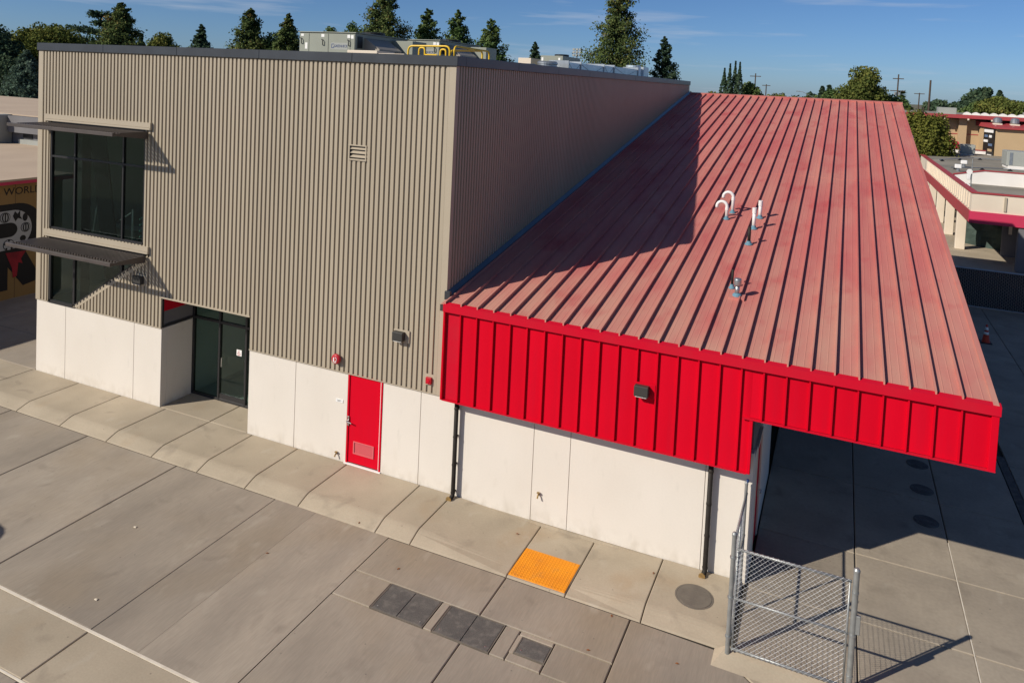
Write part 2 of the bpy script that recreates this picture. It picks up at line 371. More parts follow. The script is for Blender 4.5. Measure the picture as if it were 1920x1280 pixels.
# sidewalk with rolled kerb
walk = MB().box(-24, 6.72, -1.79, 1.16, -.25, -.19).build('sidewalk', 'joint_dark'); tag(walk, kind='structure')
def wz(x):
    pts = [(-99, 0), (.38, 0), (2.52, -.105), (3.70, -.105), (5.12, -.02), (6.7, 0), (99, 0)]
    for (a, za), (b, zb) in zip(pts, pts[1:]):
        if a <= x <= b: return za+(zb-za)*(x-a)/(b-a)
def walk_slab(x0, x1, yb=-.012):
    m = MB(); e = .010; ch = .013
    def prof(x, dz, z):
        k = (z+.135)/.135
        return [(x, yb, z-dz), (x, -1.44, z-dz), (x, -1.50, z-.01*k-dz), (x, -1.57, z-.03*k-dz), (x, -1.80, YZ+.012-dz), (x, -1.835, YZ-.01-dz)]
    xsn = [x0+e, x0+e+ch, x1-e-ch, x1-e]; rows = []
    for i, x in enumerate(xsn): rows.append(prof(x, .009 if i in (0, 3) else 0, wz(min(max(x, x0), x1))))
    rows = [[(x0+e, p[1], p[2]-.06) for p in rows[0]]] + rows + [[(x1-e, p[1], p[2]-.06) for p in rows[-1]]]
    k = len(rows[0]); vs = [p for r in rows for p in r]
    fs = [(i*k+j, i*k+j+1, (i+1)*k+j+1, (i+1)*k+j) for i in range(len(rows)-1) for j in range(k-1)]
    m.add(vs, fs); return m.build('slab', 'walk_concrete', walk, loc=((x0+x1)/2, -.9, 0))
wj = [-24, -22, -20, -18, -16, -13.9, -11.89, -10.16, -8.44, -6.87, -5.40, -3.95, -2.45, -.46, .38, 2.52, 3.70, 5.12, 6.62]
for a, b in zip(wj, wj[1:]): walk_slab(a, b)
slab(walk, rect(-8.66, -6.87, .0, 1.15), 0, 'walk_concrete'); slab(walk, rect(-6.87, -5.6, .0, 1.15), 0, 'walk_concrete')
# left passage between the buildings
passage = MB().box(-24, -13.85, 0, 30, -.25, -.06).build('passage', 'joint_dark'); tag(passage, kind='structure')
for xa, xb in ((-24, -21.3), (-21.3, -19.3), (-19.3, -16.4), (-16.4, -13.86)):
    for ya, yb in ((0, 1.9), (1.9, 4.9), (4.9, 8), (8, 11)):
        slab(passage, rect(xa, xb, ya, yb), -.005, 'concrete')
# right court under and beyond the canopy
court = MB().box(6.62, 40, -1.84, 60, -.25, -.07).build('court', 'joint_dark'); tag(court, kind='structure')
cx_ = [6.72, 8.6, 10.41, 12.06]; cyj = [-1.9, -.135, 2.03, 5.08, 8.1, 11.2, 14.2, 17.2, 20.3, 23.4, 25.3]
for xa, xb in zip(cx_, cx_[1:]):
    for ya, yb in zip(cyj, cyj[1:]): slab(court, rect(xa, xb, ya, yb), 0, 'court_concrete')
for xa, xb in ((12.27, 14.1), (14.1, 17), (17, 20)):
    for ya, yb in zip(cyj, cyj[1:]): slab(court, rect(xa, xb, ya, yb), 0, 'court_concrete')
for ya, yb in zip(cyj, cyj[1:]):
    if yb <= 3: slab(court, rect(12.06, 12.27, ya, yb), 0)
for xa, xb in ((6.72, 10.4), (10.4, 14), (14, 18), (18, 22), (22, 26)):
    for ya, yb in ((25.3, 29), (29, 33), (33, 37), (37, 42), (42, 48), (48, 56)): slab(court, rect(xa, xb, ya, yb), 0, 'walk_concrete')
sl = MB().box(10.402, 10.42, -1.9, 3.4, -.06, .002); sl.build('joint_sealant', 'sealant', court)
cur = MB(); cur.add([(6.60,-1.86,0),(9.6,-1.86,0),(9.6,-2.27,YZ+.002),(6.40,-2.27,YZ+.002),(6.40,-1.86,YZ+.002)], [(0,1,2,3),(0,3,4)])
cur.build('kerb_face', 'walk_concrete', court)
cur = MB().box(9.6, 20, -2.25, -1.9, -.2, -.002); cur.build('kerb_face', 'walk_concrete', court)

# ================================================================== THE BUILDING
B = thing('school_building', (0, 0, 0), 'tan ribbed metal building with white base and red sloped roof wing', 'building')
XL, ZC, SL = -13.81, 9.78, 0.171256
def roofz(y): return 4.359 + SL*(y+.35)
# --- ribbed siding
PER, PAN, WEB, DEP = .1335, .050, .006, .033
def prof_pts(u0, u1, ph=0):
    out = []; k = math.floor((u0-ph)/PER)-1
    while ph+k*PER < u1+PER:
        b = ph+k*PER
        out += [(b, 0), (b+PAN, 0), (b+PAN+WEB, DEP), (b+PER-WEB, DEP)]; k += 1
    return out
def ribbed(u0, u1, solid, P, breaks=()):
    pp = prof_pts(u0, u1); us = [p[0] for p in pp]; ds = [p[1] for p in pp]
    cuts = sorted({round(u, 5) for u in us if u0 < u < u1} | {u0, u1} | {b for b in breaks if u0 < b < u1})
    f = lambda u: float(np.interp(u, us, ds)); m = MB()
    for a, b in zip(cuts, cuts[1:]):
        if b-a < 1e-5: continue
        e = (b-a)*1e-3; sa, sb = solid(a+e), solid(b-e)
        for (z0, z1), (w0, w1) in zip(sa, sb):
            if z1-z0 < 1e-4 and w1-w0 < 1e-4: continue
            m.quad(P(a, f(a), z0), P(b, f(b), w0), P(b, f(b), w1), P(a, f(a), z1))
    return m
WX0, WX1, WM1, WM2, WZ0, WZ1, WZT = -13.27, -9.40, -12.24, -10.27, 4.36, 7.52, 6.5
LX0, LX1, LX2, LZ0, LZ1 = -13.27, -12.19, -9.2, 2.2, 4.12
RX0, RX1, RZ = -8.67, -5.59, 3.02
VX0, VX1, VZ0, VZ1 = -2.70, -2.26, 7.31, 7.61
def solid_front(u):
    holes = []
    if WX0 < u < WX1: holes.append((WZ0, WZ1))
    if LX0 < u < LX1: holes.append((LZ0-.05, LZ1))
    elif LX1 <= u < LX2: holes.append((LZ0+(LZ1-LZ0)*(u-LX1)/(LX2-LX1), LZ1))
    if RX0 < u < RX1: holes.append((0, RZ))
    if VX0 < u < VX1: holes.append((VZ0, VZ1))
    z, out = 2.19, []
    for a, b in sorted(holes):
        if a > z: out.append((z, a))
        z = max(z, b)
    out.append((z, 9.56)); return out
brk = [WX0, WX1, LX0, LX1, LX2, RX0, RX1, VX0, VX1]
SH = 7*PER
def split_build(m, name, mt):
    """one object for each connected piece (a sheet interrupted by a window is two pieces)"""
    par = list(range(len(m.f))); at = {}
    def find(a):
        while par[a] != a: par[a] = par[par[a]]; a = par[a]
        return a
    for k, q in enumerate(m.f):
        for v in q:
            key = tuple(round(c, 4) for c in m.v[v])
            if key in at: par[find(k)] = find(at[key])
            else: at[key] = k
    grp = {}
    for k in range(len(m.f)): grp.setdefault(find(k), []).append(k)
    for ks in grp.values():
        p = MB()
        for k in ks: p.add([m.v[v] for v in m.f[k]], [tuple(range(len(m.f[k])))])
        p.build(name, mt, B)
def sheets(u0, u1):
    k = math.ceil(u0/SH); cuts = [u0]+[k_*SH for k_ in range(k, k+60) if u0+.1 < k_*SH < u1-.1]+[u1]; return list(zip(cuts, cuts[1:]))
for a, b in sheets(XL+.16, -.13):
    split_build(ribbed(a, b, solid_front, lambda u, d, z: (u, .004-d, z), brk), 'siding_sheet', 'tan_siding')
for a, b in sheets(.12, 27.15):
    ribbed(a, b, lambda u: [(roofz(u)-.2, 9.56)], lambda u, d, z: (-.006+d, u, z)).build('siding_sheet', 'tan_siding', B)
MB().box(XL, XL+.02, .2, 27.2, 0, 9.56).build('left_wall', 'tan_trim', B)
MB().box(XL, 0, 27.15, 27.3, 0, 9.56).build('rear_wall', 'tan_trim', B)
# corner trims
c = MB().box(XL-.012, XL+.165, -.03, .012, 2.19, 9.56); c.box(XL-.012, XL+.008, .012, .2, 2.19, 9.56); c.build('corner_trim', 'tan_trim', B)
c = MB().box(-.135, .03, -.032, .012, 2.19, 9.56); c.box(.0, .03, .012, .13, 4.3, 9.56); c.build('corner_trim', 'tan_trim', B)
c = MB().box(-.02, .03, 27.12, 27.34, 8.9, 9.56); c.build('corner_trim', 'tan_trim', B)
# coping, in lengths
def coping(x0, x1, y0, y1):
    m = MB().cbox(x0, x1, y0, y1, 9.56, 9.78, .008); m.build('coping', 'coping_metal', B)
n = 5; w = (.075-(XL-.05))/n
for i in range(n): coping(XL-.05+i*w+.001, XL-.05+(i+1)*w-.001, -.07, .34)
for i in range(9):
    a = .342+i*3.0; coping(-.34, .072, a+.001, min(a+3.0, 27.36)-.001)
for i in range(9):
    a = .342+i*3.0; coping(XL-.05, XL+.34, a+.001, min(a+3.0, 27.36)-.001)
coping(XL+.342, -.342, 27.05, 27.36)
MB().box(XL+.02, -.02, .03, 27.2, 9.0, 9.06).build('roof_deck', 'grey_roofing', B)
# drip flashing under the siding
for a, b in ((XL-.012, RX0), (RX1, .2)):
    MB().box(a, b, -.03, .03, 2.166, 2.188).build('base_flashing', 'tan_trim', B)
# --- white base panels
pj = [XL, -12.525, -9.713, RX0]
for a, b in zip(pj, pj[1:]): MB().cbox(a+.004, b-(.004 if b != RX0 else 0), 0, .2, -.12, 2.165, .006).build('concrete_panel', 'white_panel', B)
MB().cbox(XL+.0, XL+.18, .205, 6, -.12, 2.165, .006).build('concrete_panel', 'white_panel', B)
pj = [RX1, -4.098, -2.535]
for a, b in zip(pj, pj[1:]): MB().cbox(a+.004, b-.004, 0, .2, -.12, 2.165, .006).build('concrete_panel', 'white_panel', B)
pj = [-1.552, -.531, 2.255, 3.075, 5.83, 6.70]
for a, b in zip(pj, pj[1:]): MB().cbox(a+.004, b-.004, 0, .2, -.04 if a > -.4 else -.12, 2.5, .006).build('concrete_panel', 'white_panel', B) if a > -.4 else MB().cbox(a+.004, b-.004, 0, .2, -.12, 2.165, .006).build('concrete_panel', 'white_panel', B)
MB().box(-2.6, 6.69, .03, .19, -.2, 2.1).build('wall_core', 'joint_dark', B)
MB().box(.02, 6.69, -.015, .02, -.2, -.045).build('foundation_strip', 'walk_concrete', B)
# dark backing behind the front skin (not behind windows)
bk = MB()
bk.box(XL+.1, WX0-.02, .05, .1, 0, 9.5); bk.box(RX1, -.05, .05, .1, 0, 9.5); bk.box(WX1+.05, RX1, .05, .1, 4.2, 9.5); bk.box(RX0, RX1, .05, .1, RZ+.03, 9.5)
bk.box(WX0-.02, WX1+.05, .05, .1, WZ1+.02, 9.5)
bk.build('wall_core', 'interior_dark', B)
# --- red door
D = MB().cbox(-2.53, -2.485, -.012, .06, 0, 2.19, .004); D.cbox(-1.60, -1.555, -.012, .06, 0, 2.19, .004); D.cbox(-2.485, -1.60, -.012, .06, 2.145, 2.19, .004)
door = D.build('door', 'red_paint', B); tag(door, 'red steel service door with louvre at the foot')
MB().cbox(-2.482, -1.603, .012, .05, .035, 2.142, .004).build('door_leaf', 'red_paint', door)
lv = MB().box(-2.33, -2.30, -.006, .012, .27, .57).box(-1.78, -1.75, -.006, .012, .27, .57).box(-2.30, -1.78, -.006, .012, .27, .295).box(-2.30, -1.78, -.006, .012, .545, .57)
for i in range(11): z = .30+i*.0225; lv.add([(-2.30,.010,z),(-1.78,.010,z),(-1.78,-.004,z+.012),(-2.30,-.004,z+.012)], [(0,1,2,3)])
mat('louvre_pink', (0.6, 0.12, 0.13), None, .5)
lv.box(-2.30, -1.78, .0085, .0115, .295, .545)
lv.build('louvre', 'louvre_pink', door)
h = MB().cbox(-2.515, -2.465, -.022, .012, .92, 1.15, .004); h.tube([(-2.49,-.02,1.04),(-2.49,-.075,1.04)], .018, 10); h.tube([(-2.49,-.07,1.04),(-2.36,-.075,1.02)], .014, 8)
h.build('handle', 'steel', door)
MB().cbox(-2.56, -1.53, -.05, .012, -.01, .018, .004).build('threshold', 'label_white', door)
MB().box(-1.617, -1.606, -.004, .013, .04, 2.14).build('weather_strip', 'label_white', door)
# --- window helper
def window(name, label, poly, mulls, frame=.055, y=.03, panes=None):
    """poly in (x,z); mulls list of ((x,z),(x,z)); panes list of polygons"""
    m = MB(); n = len(poly); P = [Vector(p) for p in poly]
    cen = sum(P, Vector((0, 0)))/n
    def bar(a, b, w, yy0, yy1):
        a, b = Vector(a), Vector(b); d = (b-a).normalized(); nn = Vector((-d.y, d.x))*w/2
        q = [a-nn-d*w*.5, b-nn+d*w*.5, b+nn+d*w*.5, a+nn-d*w*.5]
        m.prism([(p.x, yy0, p.y) for p in q], (0, yy1-yy0, 0))
    for i in range(n): bar(P[i], P[(i+1) % n], frame, y-.045, y+.05)
    for k, (a, b) in enumerate(mulls): bar(a, b, frame*.9, y-.037-.003*k, y+.04+.003*k)
    o = m.build(name, 'frame_metal', B); o['label'] = label
    for pn in panes:
        MB().prism([(p[0], y-.004, p[1]) for p in pn], (0, .008, 0)).build('pane', 'glass', o)
    return o
g_ = .02
window('window', 'large upper window with dark mullions under a sunshade', [(WX0+.03, WZ0+.03), (WX1-.03, WZ0+.03), (WX1-.03, WZ1-.03), (WX0+.03, WZ1-.03)],
       [((WM1, WZ0), (WM1, WZ1)), ((WM2, WZ0), (WM2, WZ1)), ((WX0, WZT), (WX1, WZT))],
       panes=[[(a+g_, b+g_), (c_-g_, b+g_), (c_-g_, d-g_), (a+g_, d-g_)] for a, c_ in ((WX0+.05, WM1), (WM1, WM2), (WM2, WX1-.05)) for b, d in ((WZ0+.05, WZT), (WZT, WZ1-.05))])
k_ = (LZ1-LZ0)/(LX2-LX1)
zd = lambda x: LZ0+k_*(x-LX1)
window('window', 'lower window with a diagonal sill under the second sunshade', [(LX0+.03, LZ0+.0), (LX1, LZ0), (LX2-.04, LZ1-.03), (LX0+.03, LZ1-.03)],
       [((LX1-.01, LZ0), (LX1-.01, LZ1)), ((WM2, zd(WM2)), (WM2, LZ1))],
       frame=.085, panes=[[(LX0+.06, LZ0+.03), (LX1-.03, LZ0+.03), (LX1-.03, LZ1-.05), (LX0+.06, LZ1-.05)],
              [(LX1+.02, zd(LX1+.02)+.05), (WM2-.02, zd(WM2-.02)+.05), (WM2-.02, LZ1-.05), (LX1+.02, LZ1-.05)],
              [(WM2+.02, zd(WM2+.02)+.05), (LX2-.2, LZ1-.08), (WM2+.02, LZ1-.08)]])
# tan lining along the diagonal and jambs
MB().prism([(LX1+.02, -.03, LZ0-.035), (LX2+.05, -.03, LZ1-.05), (LX2+.05, -.03, LZ1-.0-.16), (LX1+.12, -.03, LZ0-.035)], (0, .045, 0)).build('window_trim', 'tan_trim', B)
MB().box(WX1-.0, WX1+.055, -.03, .06, WZ0-.05, WZ1).build('window_trim', 'tan_trim', B)
MB().box(LX1-1.1, LX1+.02, -.035, .03, LZ0-.04, LZ0-.008).build('window_sill', 'frame_metal', B)
# flashings above both windows
for z0, z1 in ((7.53, 7.72), (4.15, 4.34)):
    f_ = MB().box(-13.44, -9.16, -.075, .0, z0+.06, z1); f_.box(-13.44, -9.16, -.1, .0, z0, z0+.055); f_.box(-9.17, -9.15, -.1, .0, z0, z1+.01)
    f_.build('window_flashing', 'tan_trim', B)
# --- sunshades
def sunshade(z, label):
    m = MB().cbox(-13.44, -9.22, -1.19, -1.10, z-.10, z-.005, .008)
    m.box(-13.40, -9.26, -.16, -.1, z-.07, z-.02)
    o = m.build('sunshade', 'shade_metal', B); o['label'] = label
    for x in (-13.41, -12.42, -11.35, -10.3, -9.27):
        b = MB().prism([(x-.02, -.08, z-.22), (x-.02, -.08, z-.03), (x-.02, -1.12, z-.03), (x-.02, -1.12, z-.09)], (.04, 0, 0))
        b.build('bracket', 'shade_metal', o)
    bm_ = MB().cbox(-.024, .024, -.42, .42, -.034, .018, .003).mesh('blade', 'shade_metal')
    for i in range(39): inst('blade', bm_, o, (-13.35+i*.1075, -.54, z-.03))
sunshade(7.50, 'dark metal slatted sunshade over the upper window')
sunshade(4.12, 'dark metal slatted sunshade over the lower window')
# --- interior behind the glass
rm = MB()
rm.box(-13.76, -13.72, .12, 6, -.1, 9); rm.box(-8.70, -8.675, 1.2, 6, -.1, 9); rm.box(-13.72, -8.7, 5.9, 6, -.1, 9); rm.box(-13.72, -8.7, .12, 5.9, -.1, 0.01); rm.box(-13.72, -8.7, .12, 5.9, 8.9, 9)
rm.box(-8.70, -8.675, .12, 1.2, 3.1, 9)
rm.build('lobby_walls', 'interior_wall', B)
br = MB()
br.tube([(-12.3, .55, 8.9), (-10.75, .55, .1)], .27, 4); br.tube([(-8.85, .55, 8.9), (-10.55, .55, .1)], .27, 4)
br.box(-12.9, -12.6, .5, .8, 0, 8.9)
br.build('brace', 'interior_dark', B)
ST = thing('staircase', (-11.6, 3, 0), 'pale stair treads and rails seen through the corner windows', 'staircase')
tm = MB().box(-.55, .55, -.14, .14, -.02, .025).mesh('tread', 'stair_tread')
for i in range(12): inst('tread', tm, ST, (-12.1-.05*i, 1.0+.22*i, 2.15+.21*i))
tm2 = MB()
for k in range(4): tm2.tube([(-10.05, .4, 4.42+.17*k), (-9.3, .5, 4.95+.17*k)], .022, 6)
for x, z in ((-9.6, 4.3), (-9.35, 4.3)): tm2.tube([(x, .46, z), (x, .46, z+1.1)], .022, 6)
tm2.build('rail', 'green_rail', ST)
tm2 = MB().tube([(-12.0, .7, 4.25), (-10.75, .7, 5.0)], .02, 6).tube([(-12.35, .7, 4.2), (-12.2, .7, 5.0)], .02, 6).tube([(-10.7, .7, 4.2), (-10.7, .7, 5.1)], .028, 6)
tm2.build('rail', 'galvanised', ST)
MB().box(-13.7, -8.75, 2.2, 5.8, 4.02, 4.18).build('landing', 'interior_wall', ST)
# --- entrance recess
MB().cbox(RX0-.2, RX0, .2, 1.2, -.1, 2.165, .004).build('concrete_panel', 'white_panel', B)
rc = MB().box(RX0-.06, RX0-.02, .02, 1.2, 2.19, 3.1); rc.build('recess_panel', 'grey_wall', B)
MB().box(RX0-.02, RX0-.012, .06, 1.15, 2.62, 3.0).build('recess_panel', 'red_trim', B)
fr_ = MB().box(RX0-.02, RX0, .03, .07, 2.19, 3.02).box(RX0-.02, RX0, .07, 1.15, 2.19, 2.25).box(RX0-.02, RX0, .07, 1.15, 2.97, 3.02)
fr_.build('recess_frame', 'frame_metal', B)
MB().box(RX0, RX1, .0, 1.2, RZ, RZ+.05).build('recess_soffit', 'tan_trim', B)
MB().box(RX0-.0, RX1, -.035, .01, RZ-.012, RZ+.03).build('recess_head_flashing', 'tan_trim', B)
MB().box(RX1, RX1+.02, .02, 1.2, 2.19, 3.02).build('recess_panel', 'tan_trim', B)
MB().cbox(RX1, RX1+.2, .2, 1.2, -.1, 2.165, .004).build('concrete_panel', 'white_panel', B)
sf = MB(); Y = 1.12
for x in (RX0+.03, -7.66, -6.70, -5.64): sf.cbox(x-.03, x+.03, Y-.05, Y+.05, 0.0, RZ, .004)
for z in (.03, 2.22, RZ-.03): sf.cbox(RX0, RX1, Y-.045, Y+.045, z-.035, z+.035, .004)
ent = sf.build('entrance', 'frame_metal', B); ent['label'] = 'dark framed glass entrance doors in the recess'
for a, b in ((RX0+.06, -7.69), (-7.63, -6.73), (-6.67, -5.67)):
    for z0, z1 in ((.065, 2.185), (2.255, RZ-.065)):
        MB().box(a, b, Y-.005, Y+.005, z0, z1).build('pane', 'glass', ent)
MB().box(-7.63, -6.73, Y-.03, Y+.03, .06, .2).build('kick_rail', 'frame_metal', ent)
MB().tube([(-7.52, Y-.05, 1.0), (-7.52, Y-.09, 1.0), (-7.52, Y-.09, 1.25), (-7.52, Y-.05, 1.25)], .012, 6).build('pull_handle', 'steel', ent)
vb = MB().box(RX0, RX1, 1.2, 1.22, -.1, 0.0).box(RX0+.02, RX1, 4.8, 4.9, 0, 3.1).box(RX1, RX1+.05, 1.2, 4.9, 0, 3.1).box(RX0, RX1, 1.2, 4.9, 3.05, 3.1).box(RX0, RX1, 1.2, 4.9, -.1, -.002)
vb.build('lobby_walls', 'interior_wall', B)
# accessible sticker
s_ = thing('door_sticker', (-6.96, Y-.012, 1.41), 'small white accessible entrance sticker on the glass door', 'sign')
MB().box(-7.05, -6.87, Y-.014, Y-.009, 1.39, 1.56).build('sticker_sheet', 'label_white', s_)
fg = MB().lathe([(.012, -.003), (.012, .0)], (-6.965, Y-.015, 1.535), 'y', 10)
fg.tube([(-6.965, Y-.016, 1.515), (-6.965, Y-.016, 1.465), (-6.93, Y-.016, 1.465), (-6.915, Y-.016, 1.425)], .007, 5)
fg.tube([(-6.965+.04*math.cos(t), Y-.016, 1.45+.04*math.sin(t)) for t in [R(120+20*i) for i in range(11)]], .006, 5)
fg.build('wheelchair_symbol', 'red_trim', s_)
# --- wall vent
vt = MB().box(VX0-.03, VX1+.03, -.05, -.028, VZ0-.04, VZ0).box(VX0-.03, VX1+.03, -.05, -.028, VZ1, VZ1+.03).box(VX0-.03, VX0, -.05, -.028, VZ0, VZ1).box(VX1, VX1+.03, -.05, -.028, VZ0, VZ1)
vt.box(VX0, VX1, .04, .05, VZ0, VZ1)
v_ = vt.build('wall_vent', 'tan_trim', B); v_['label'] = 'small square louvred vent high on the siding'
for i in range(3):
    z = VZ0+.03+i*.095
    MB().prism([(VX0, .03, z+.06), (VX0, -.035, z), (VX0, -.035, z+.012), (VX0, .03, z+.072)], (VX1-VX0, 0, 0)).build('slat', 'tan_trim', v_)

# --- red wing roof
E0, E1, YE, YR = .03, 10.45, -.35, 27.29
RIB0, RP = .551, .3905
roof = MB().prism([(E0, YE+.03, roofz(YE+.03)-.02), (E0, YR, roofz(YR)-.02), (E0, YR, roofz(YR)-.16), (E0, YE+.03, roofz(YE+.03)-.16)], (E1-.04-E0, 0, 0)).build('roof', 'dark_metal', B)
Lr = YR-YE
def roof_panel(w, rib=True):
    m = MB(); z = lambda y: SL*y
    # pan with two shallow stiffeners
    prof = [(0, 0), (w*.3, 0), (w*.33, .004), (w*.36, 0), (w*.64, 0), (w*.67, .004), (w*.7, 0), (w, 0)]
    if rib: prof = [(-.013, 0), (-.013, .072), (.013, .072), (.013, 0)] + prof[1:]
    for (a, za), (b, zb) in zip(prof, prof[1:]):
        ya = 12.9
        m.quad((a, 0, za), (b, 0, zb), (b, ya, zb+z(ya)), (a, ya, za+z(ya))); m.quad((a, ya, za+z(ya)), (b, ya, zb+z(ya)), (b, ya, zb+z(ya)+.006), (a, ya, za+z(ya)+.006))
        m.quad((a, ya, za+z(ya)+.006), (b, ya, zb+z(ya)+.006), (b, Lr, zb+z(Lr)+.006), (a, Lr, za+z(Lr)+.006))
    if rib: m.quad((-.013, 0, 0), (.013, 0, 0), (.013, 0, .072), (-.013, 0, .072))
    return m.mesh('roof_panel', 'red_roof')
pm = roof_panel(RP)
inst('roof_panel', roof_panel(RIB0-RP-E0-.02, False), roof, (E0+.02, YE+.012, roofz(YE)))
for i in range(-1, 25):
    x = RIB0+i*RP; w = RP if i < 24 else E1-.06-x
    inst('roof_panel', pm if i < 24 else roof_panel(w), roof, (x, YE+.012, roofz(YE)))
# a lap line across the panels, ridge and rake trims, grey step flashing with its blue reflection painted in
MB().prism([(E0, YR-.12, roofz(YR-.12)+.076), (E0, YR+.08, roofz(YR+.08)+.08), (E0, YR+.08, roofz(YR)-.2), (E0, YR-.0, roofz(YR)-.02), (E0, YR-.11, roofz(YR-.11)-.0)], (E1-E0, 0, 0)).build('ridge_trim', 'red_roof', roof)
MB().prism([(E1-.10, YE-.0, roofz(YE)+.03), (E1-.10, YR, roofz(YR)+.03), (E1-.10, YR, roofz(YR)-.5), (E1-.10, YE, roofz(YE)-.5)], (.085, 0, 0)).build('rake_trim', 'red_roof', roof)
fl = MB(); za, zb = roofz(YE+.3), roofz(YR)
fl.add([(.035,YE+.32,za+.0),(.035,YR,zb),(.035,YR,zb+.15),(.035,YE+.32,za+.15),(.14,YE+.32,za+.012),(.14,YR,zb+.012),(.10,YE+.32,za+.07),(.10,YR,zb+.07)],
       [(0,1,2,3),(3,2,7,6),(6,7,5,4)])
fl.build('wall_flashing', 'blue_reflect_flashing', roof)
MB().cbox(.0, .14, YE+.26, YE+.34, za-.02, za+.17, .006).build('flashing_end', 'coping_metal', roof)
# --- red fascia
fas = MB().box(.155, 6.60, YE+.06, YE+.09, 2.27, 4.3).box(6.60, E1, YE+.06, YE+.09, 3.31, 4.3)
fascia = fas.build('fascia', 'red_trim', B)
def fpanel(w, hgt, rib=True):
    m = MB(); prof = [(-.014, -.055), (.014, -.055), (.014, 0)]+[(.014+(w-.014)*k/8, -.0085*math.sin(math.pi*k/8)) for k in range(1, 9)]
    prof = [(-.014, 0)]+prof if rib else [(0, 0), (w, 0)]
    for (a, ya), (b, yb) in zip(prof, prof[1:]): m.quad((a, ya, 0), (b, yb, 0), (b, yb, hgt), (a, ya, hgt))
    if rib: m.quad((-.014, -.055, 0), (.014, -.055, 0), (.014, 0, 0), (-.014, 0, 0))
    return m.mesh('fascia_panel', 'red_paint')
YF = YE+.055
H1, H2 = 4.23-2.265, 4.23-3.3
pA, pB = fpanel(RP, H1), fpanel(RP, H2)
inst('fascia_panel', fpanel(RIB0-RP*1-.16+.0, H1), fascia, (.172, YF, 2.265))
for i in range(0, 25):
    x = RIB0+i*RP-.0; last = i == 24
    if i == 15: inst('fascia_panel', fpanel(6.60-x, H1), fascia, (x, YF, 2.265)); inst('fascia_panel', fpanel(RIB0+16*RP-6.6, H2, False), fascia, (6.6, YF+.001, 3.3)); continue
    if i < 15: inst('fascia_panel', pA, fascia, (x, YF, 2.265))
    else: inst('fascia_panel', pB if not last else fpanel(E1-.09-x, H2), fascia, (x, YF, 3.3))
# trims: eave cap, ends, bottom edges
ec = MB().prism([(.135, YE-.03, 4.215), (.135, YE-.03, 4.372), (.135, YE+.10, 4.40), (.135, YE+.10, 4.215)], (E1-.12, 0, 0)); ec.build('eave_cap', 'red_trim', fascia)
MB().cbox(.135, .185, YE-.01, YE+.3, 2.25, 4.215, .005).build('end_trim', 'red_paint', fascia)
MB().cbox(E1-.11, E1+.0, YE-.01, YE+.1, 3.28, 4.215, .005).build('end_trim', 'red_paint', fascia)
MB().cbox(6.60, 6.66, YE+.0, YE+.12, 2.25, 3.275, .005).build('end_trim', 'red_paint', fascia)
MB().box(.186, 6.6, YE-.012, YE+.12, 2.245, 2.263).build('drip_edge', 'red_trim', fascia)
MB().box(6.47, E1, YE-.014, YE+.12, 3.272, 3.292).build('drip_edge', 'red_trim', fascia)
MB().box(.16, 6.62, YE+.1, .0, 2.5, 2.54).build('soffit', 'dark_metal', fascia)
MB().box(6.7, E1-.12, YE+.1, 26.5, 3.9, 3.93).build('soffit', 'dark_metal', fascia) if False else None
MB().prism([(6.6, YE+.1, 3.3), (6.6, YE+.1, 4.1), (6.6, 26.5, roofz(26.5)-.2), (6.6, 26.5, roofz(26.5)-.9)], (.03, 0, 0)).build('end_trim', 'dark_metal', fascia)
# --- wing side wall under the canopy
def sw(y0, y1, z0, z1, mt, nm, x=6.70, t=.15): return MB().cbox(x-t, x, y0+.003, y1-.003, z0, z1, .005).build(nm, mt, B)
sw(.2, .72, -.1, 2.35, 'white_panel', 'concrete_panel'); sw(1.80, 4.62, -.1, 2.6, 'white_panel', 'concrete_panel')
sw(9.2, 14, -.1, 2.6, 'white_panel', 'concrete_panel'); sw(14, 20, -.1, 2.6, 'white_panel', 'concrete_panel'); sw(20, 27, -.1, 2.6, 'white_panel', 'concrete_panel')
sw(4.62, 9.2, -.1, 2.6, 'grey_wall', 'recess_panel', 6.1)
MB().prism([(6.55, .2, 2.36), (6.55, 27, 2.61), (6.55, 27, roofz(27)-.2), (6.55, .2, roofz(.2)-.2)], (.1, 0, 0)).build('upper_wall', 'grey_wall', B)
dr = MB().cbox(6.6, 6.712, .725, .785, 0, 2.3, .004).cbox(6.6, 6.712, 1.735, 1.795, 0, 2.3, .004).cbox(6.6, 6.712, .785, 1.735, 2.24, 2.3, .004).build('door', 'cream_wall', B)
dr['label'] = 'red side door under the canopy'
MB().cbox(6.63, 6.68, .79, 1.73, .02, 2.235, .004).build('door_leaf', 'red_trim', dr)
MB().tube([(6.68,1.62,1.03),(6.75,1.62,1.03),(6.75,1.48,1.03)], .014, 8).cbox(6.68, 6.69, 1.57, 1.67, .9, 1.15, .003).build('handle', 'steel', dr)
# wing rear wall closes the inside
MB().box(.05, 6.6, 27.1, 27.25, 0, 8.9).build('rear_wall', 'white_panel', B)
# --- downspouts
for x, zb_ in ((.44, .0), (5.94, -.0)):
    m = MB().tube([(x, -.115, 2.5), (x, -.115, .12), (x, -.125, .05), (x-.02, -.22, .0)], .048, 12)
    o = m.build('downspout', 'pipe_black', B, smooth=True)
    for z in (.12, .75, 1.38, 2.02): MB().lathe([(.054, -.015), (.054, .015)], (x, -.115, z), 'z', 12).box(x-.02, x+.02, -.08, .002, z-.012, z+.012).build('strap', 'pipe_black', o)
    MB().lathe([(.062, -.02), (.062, .0), (.045, .002), (.042, .015)], (x-.03, -.25, .02), 'y', 14).build('cleanout_cap', 'brass', o)

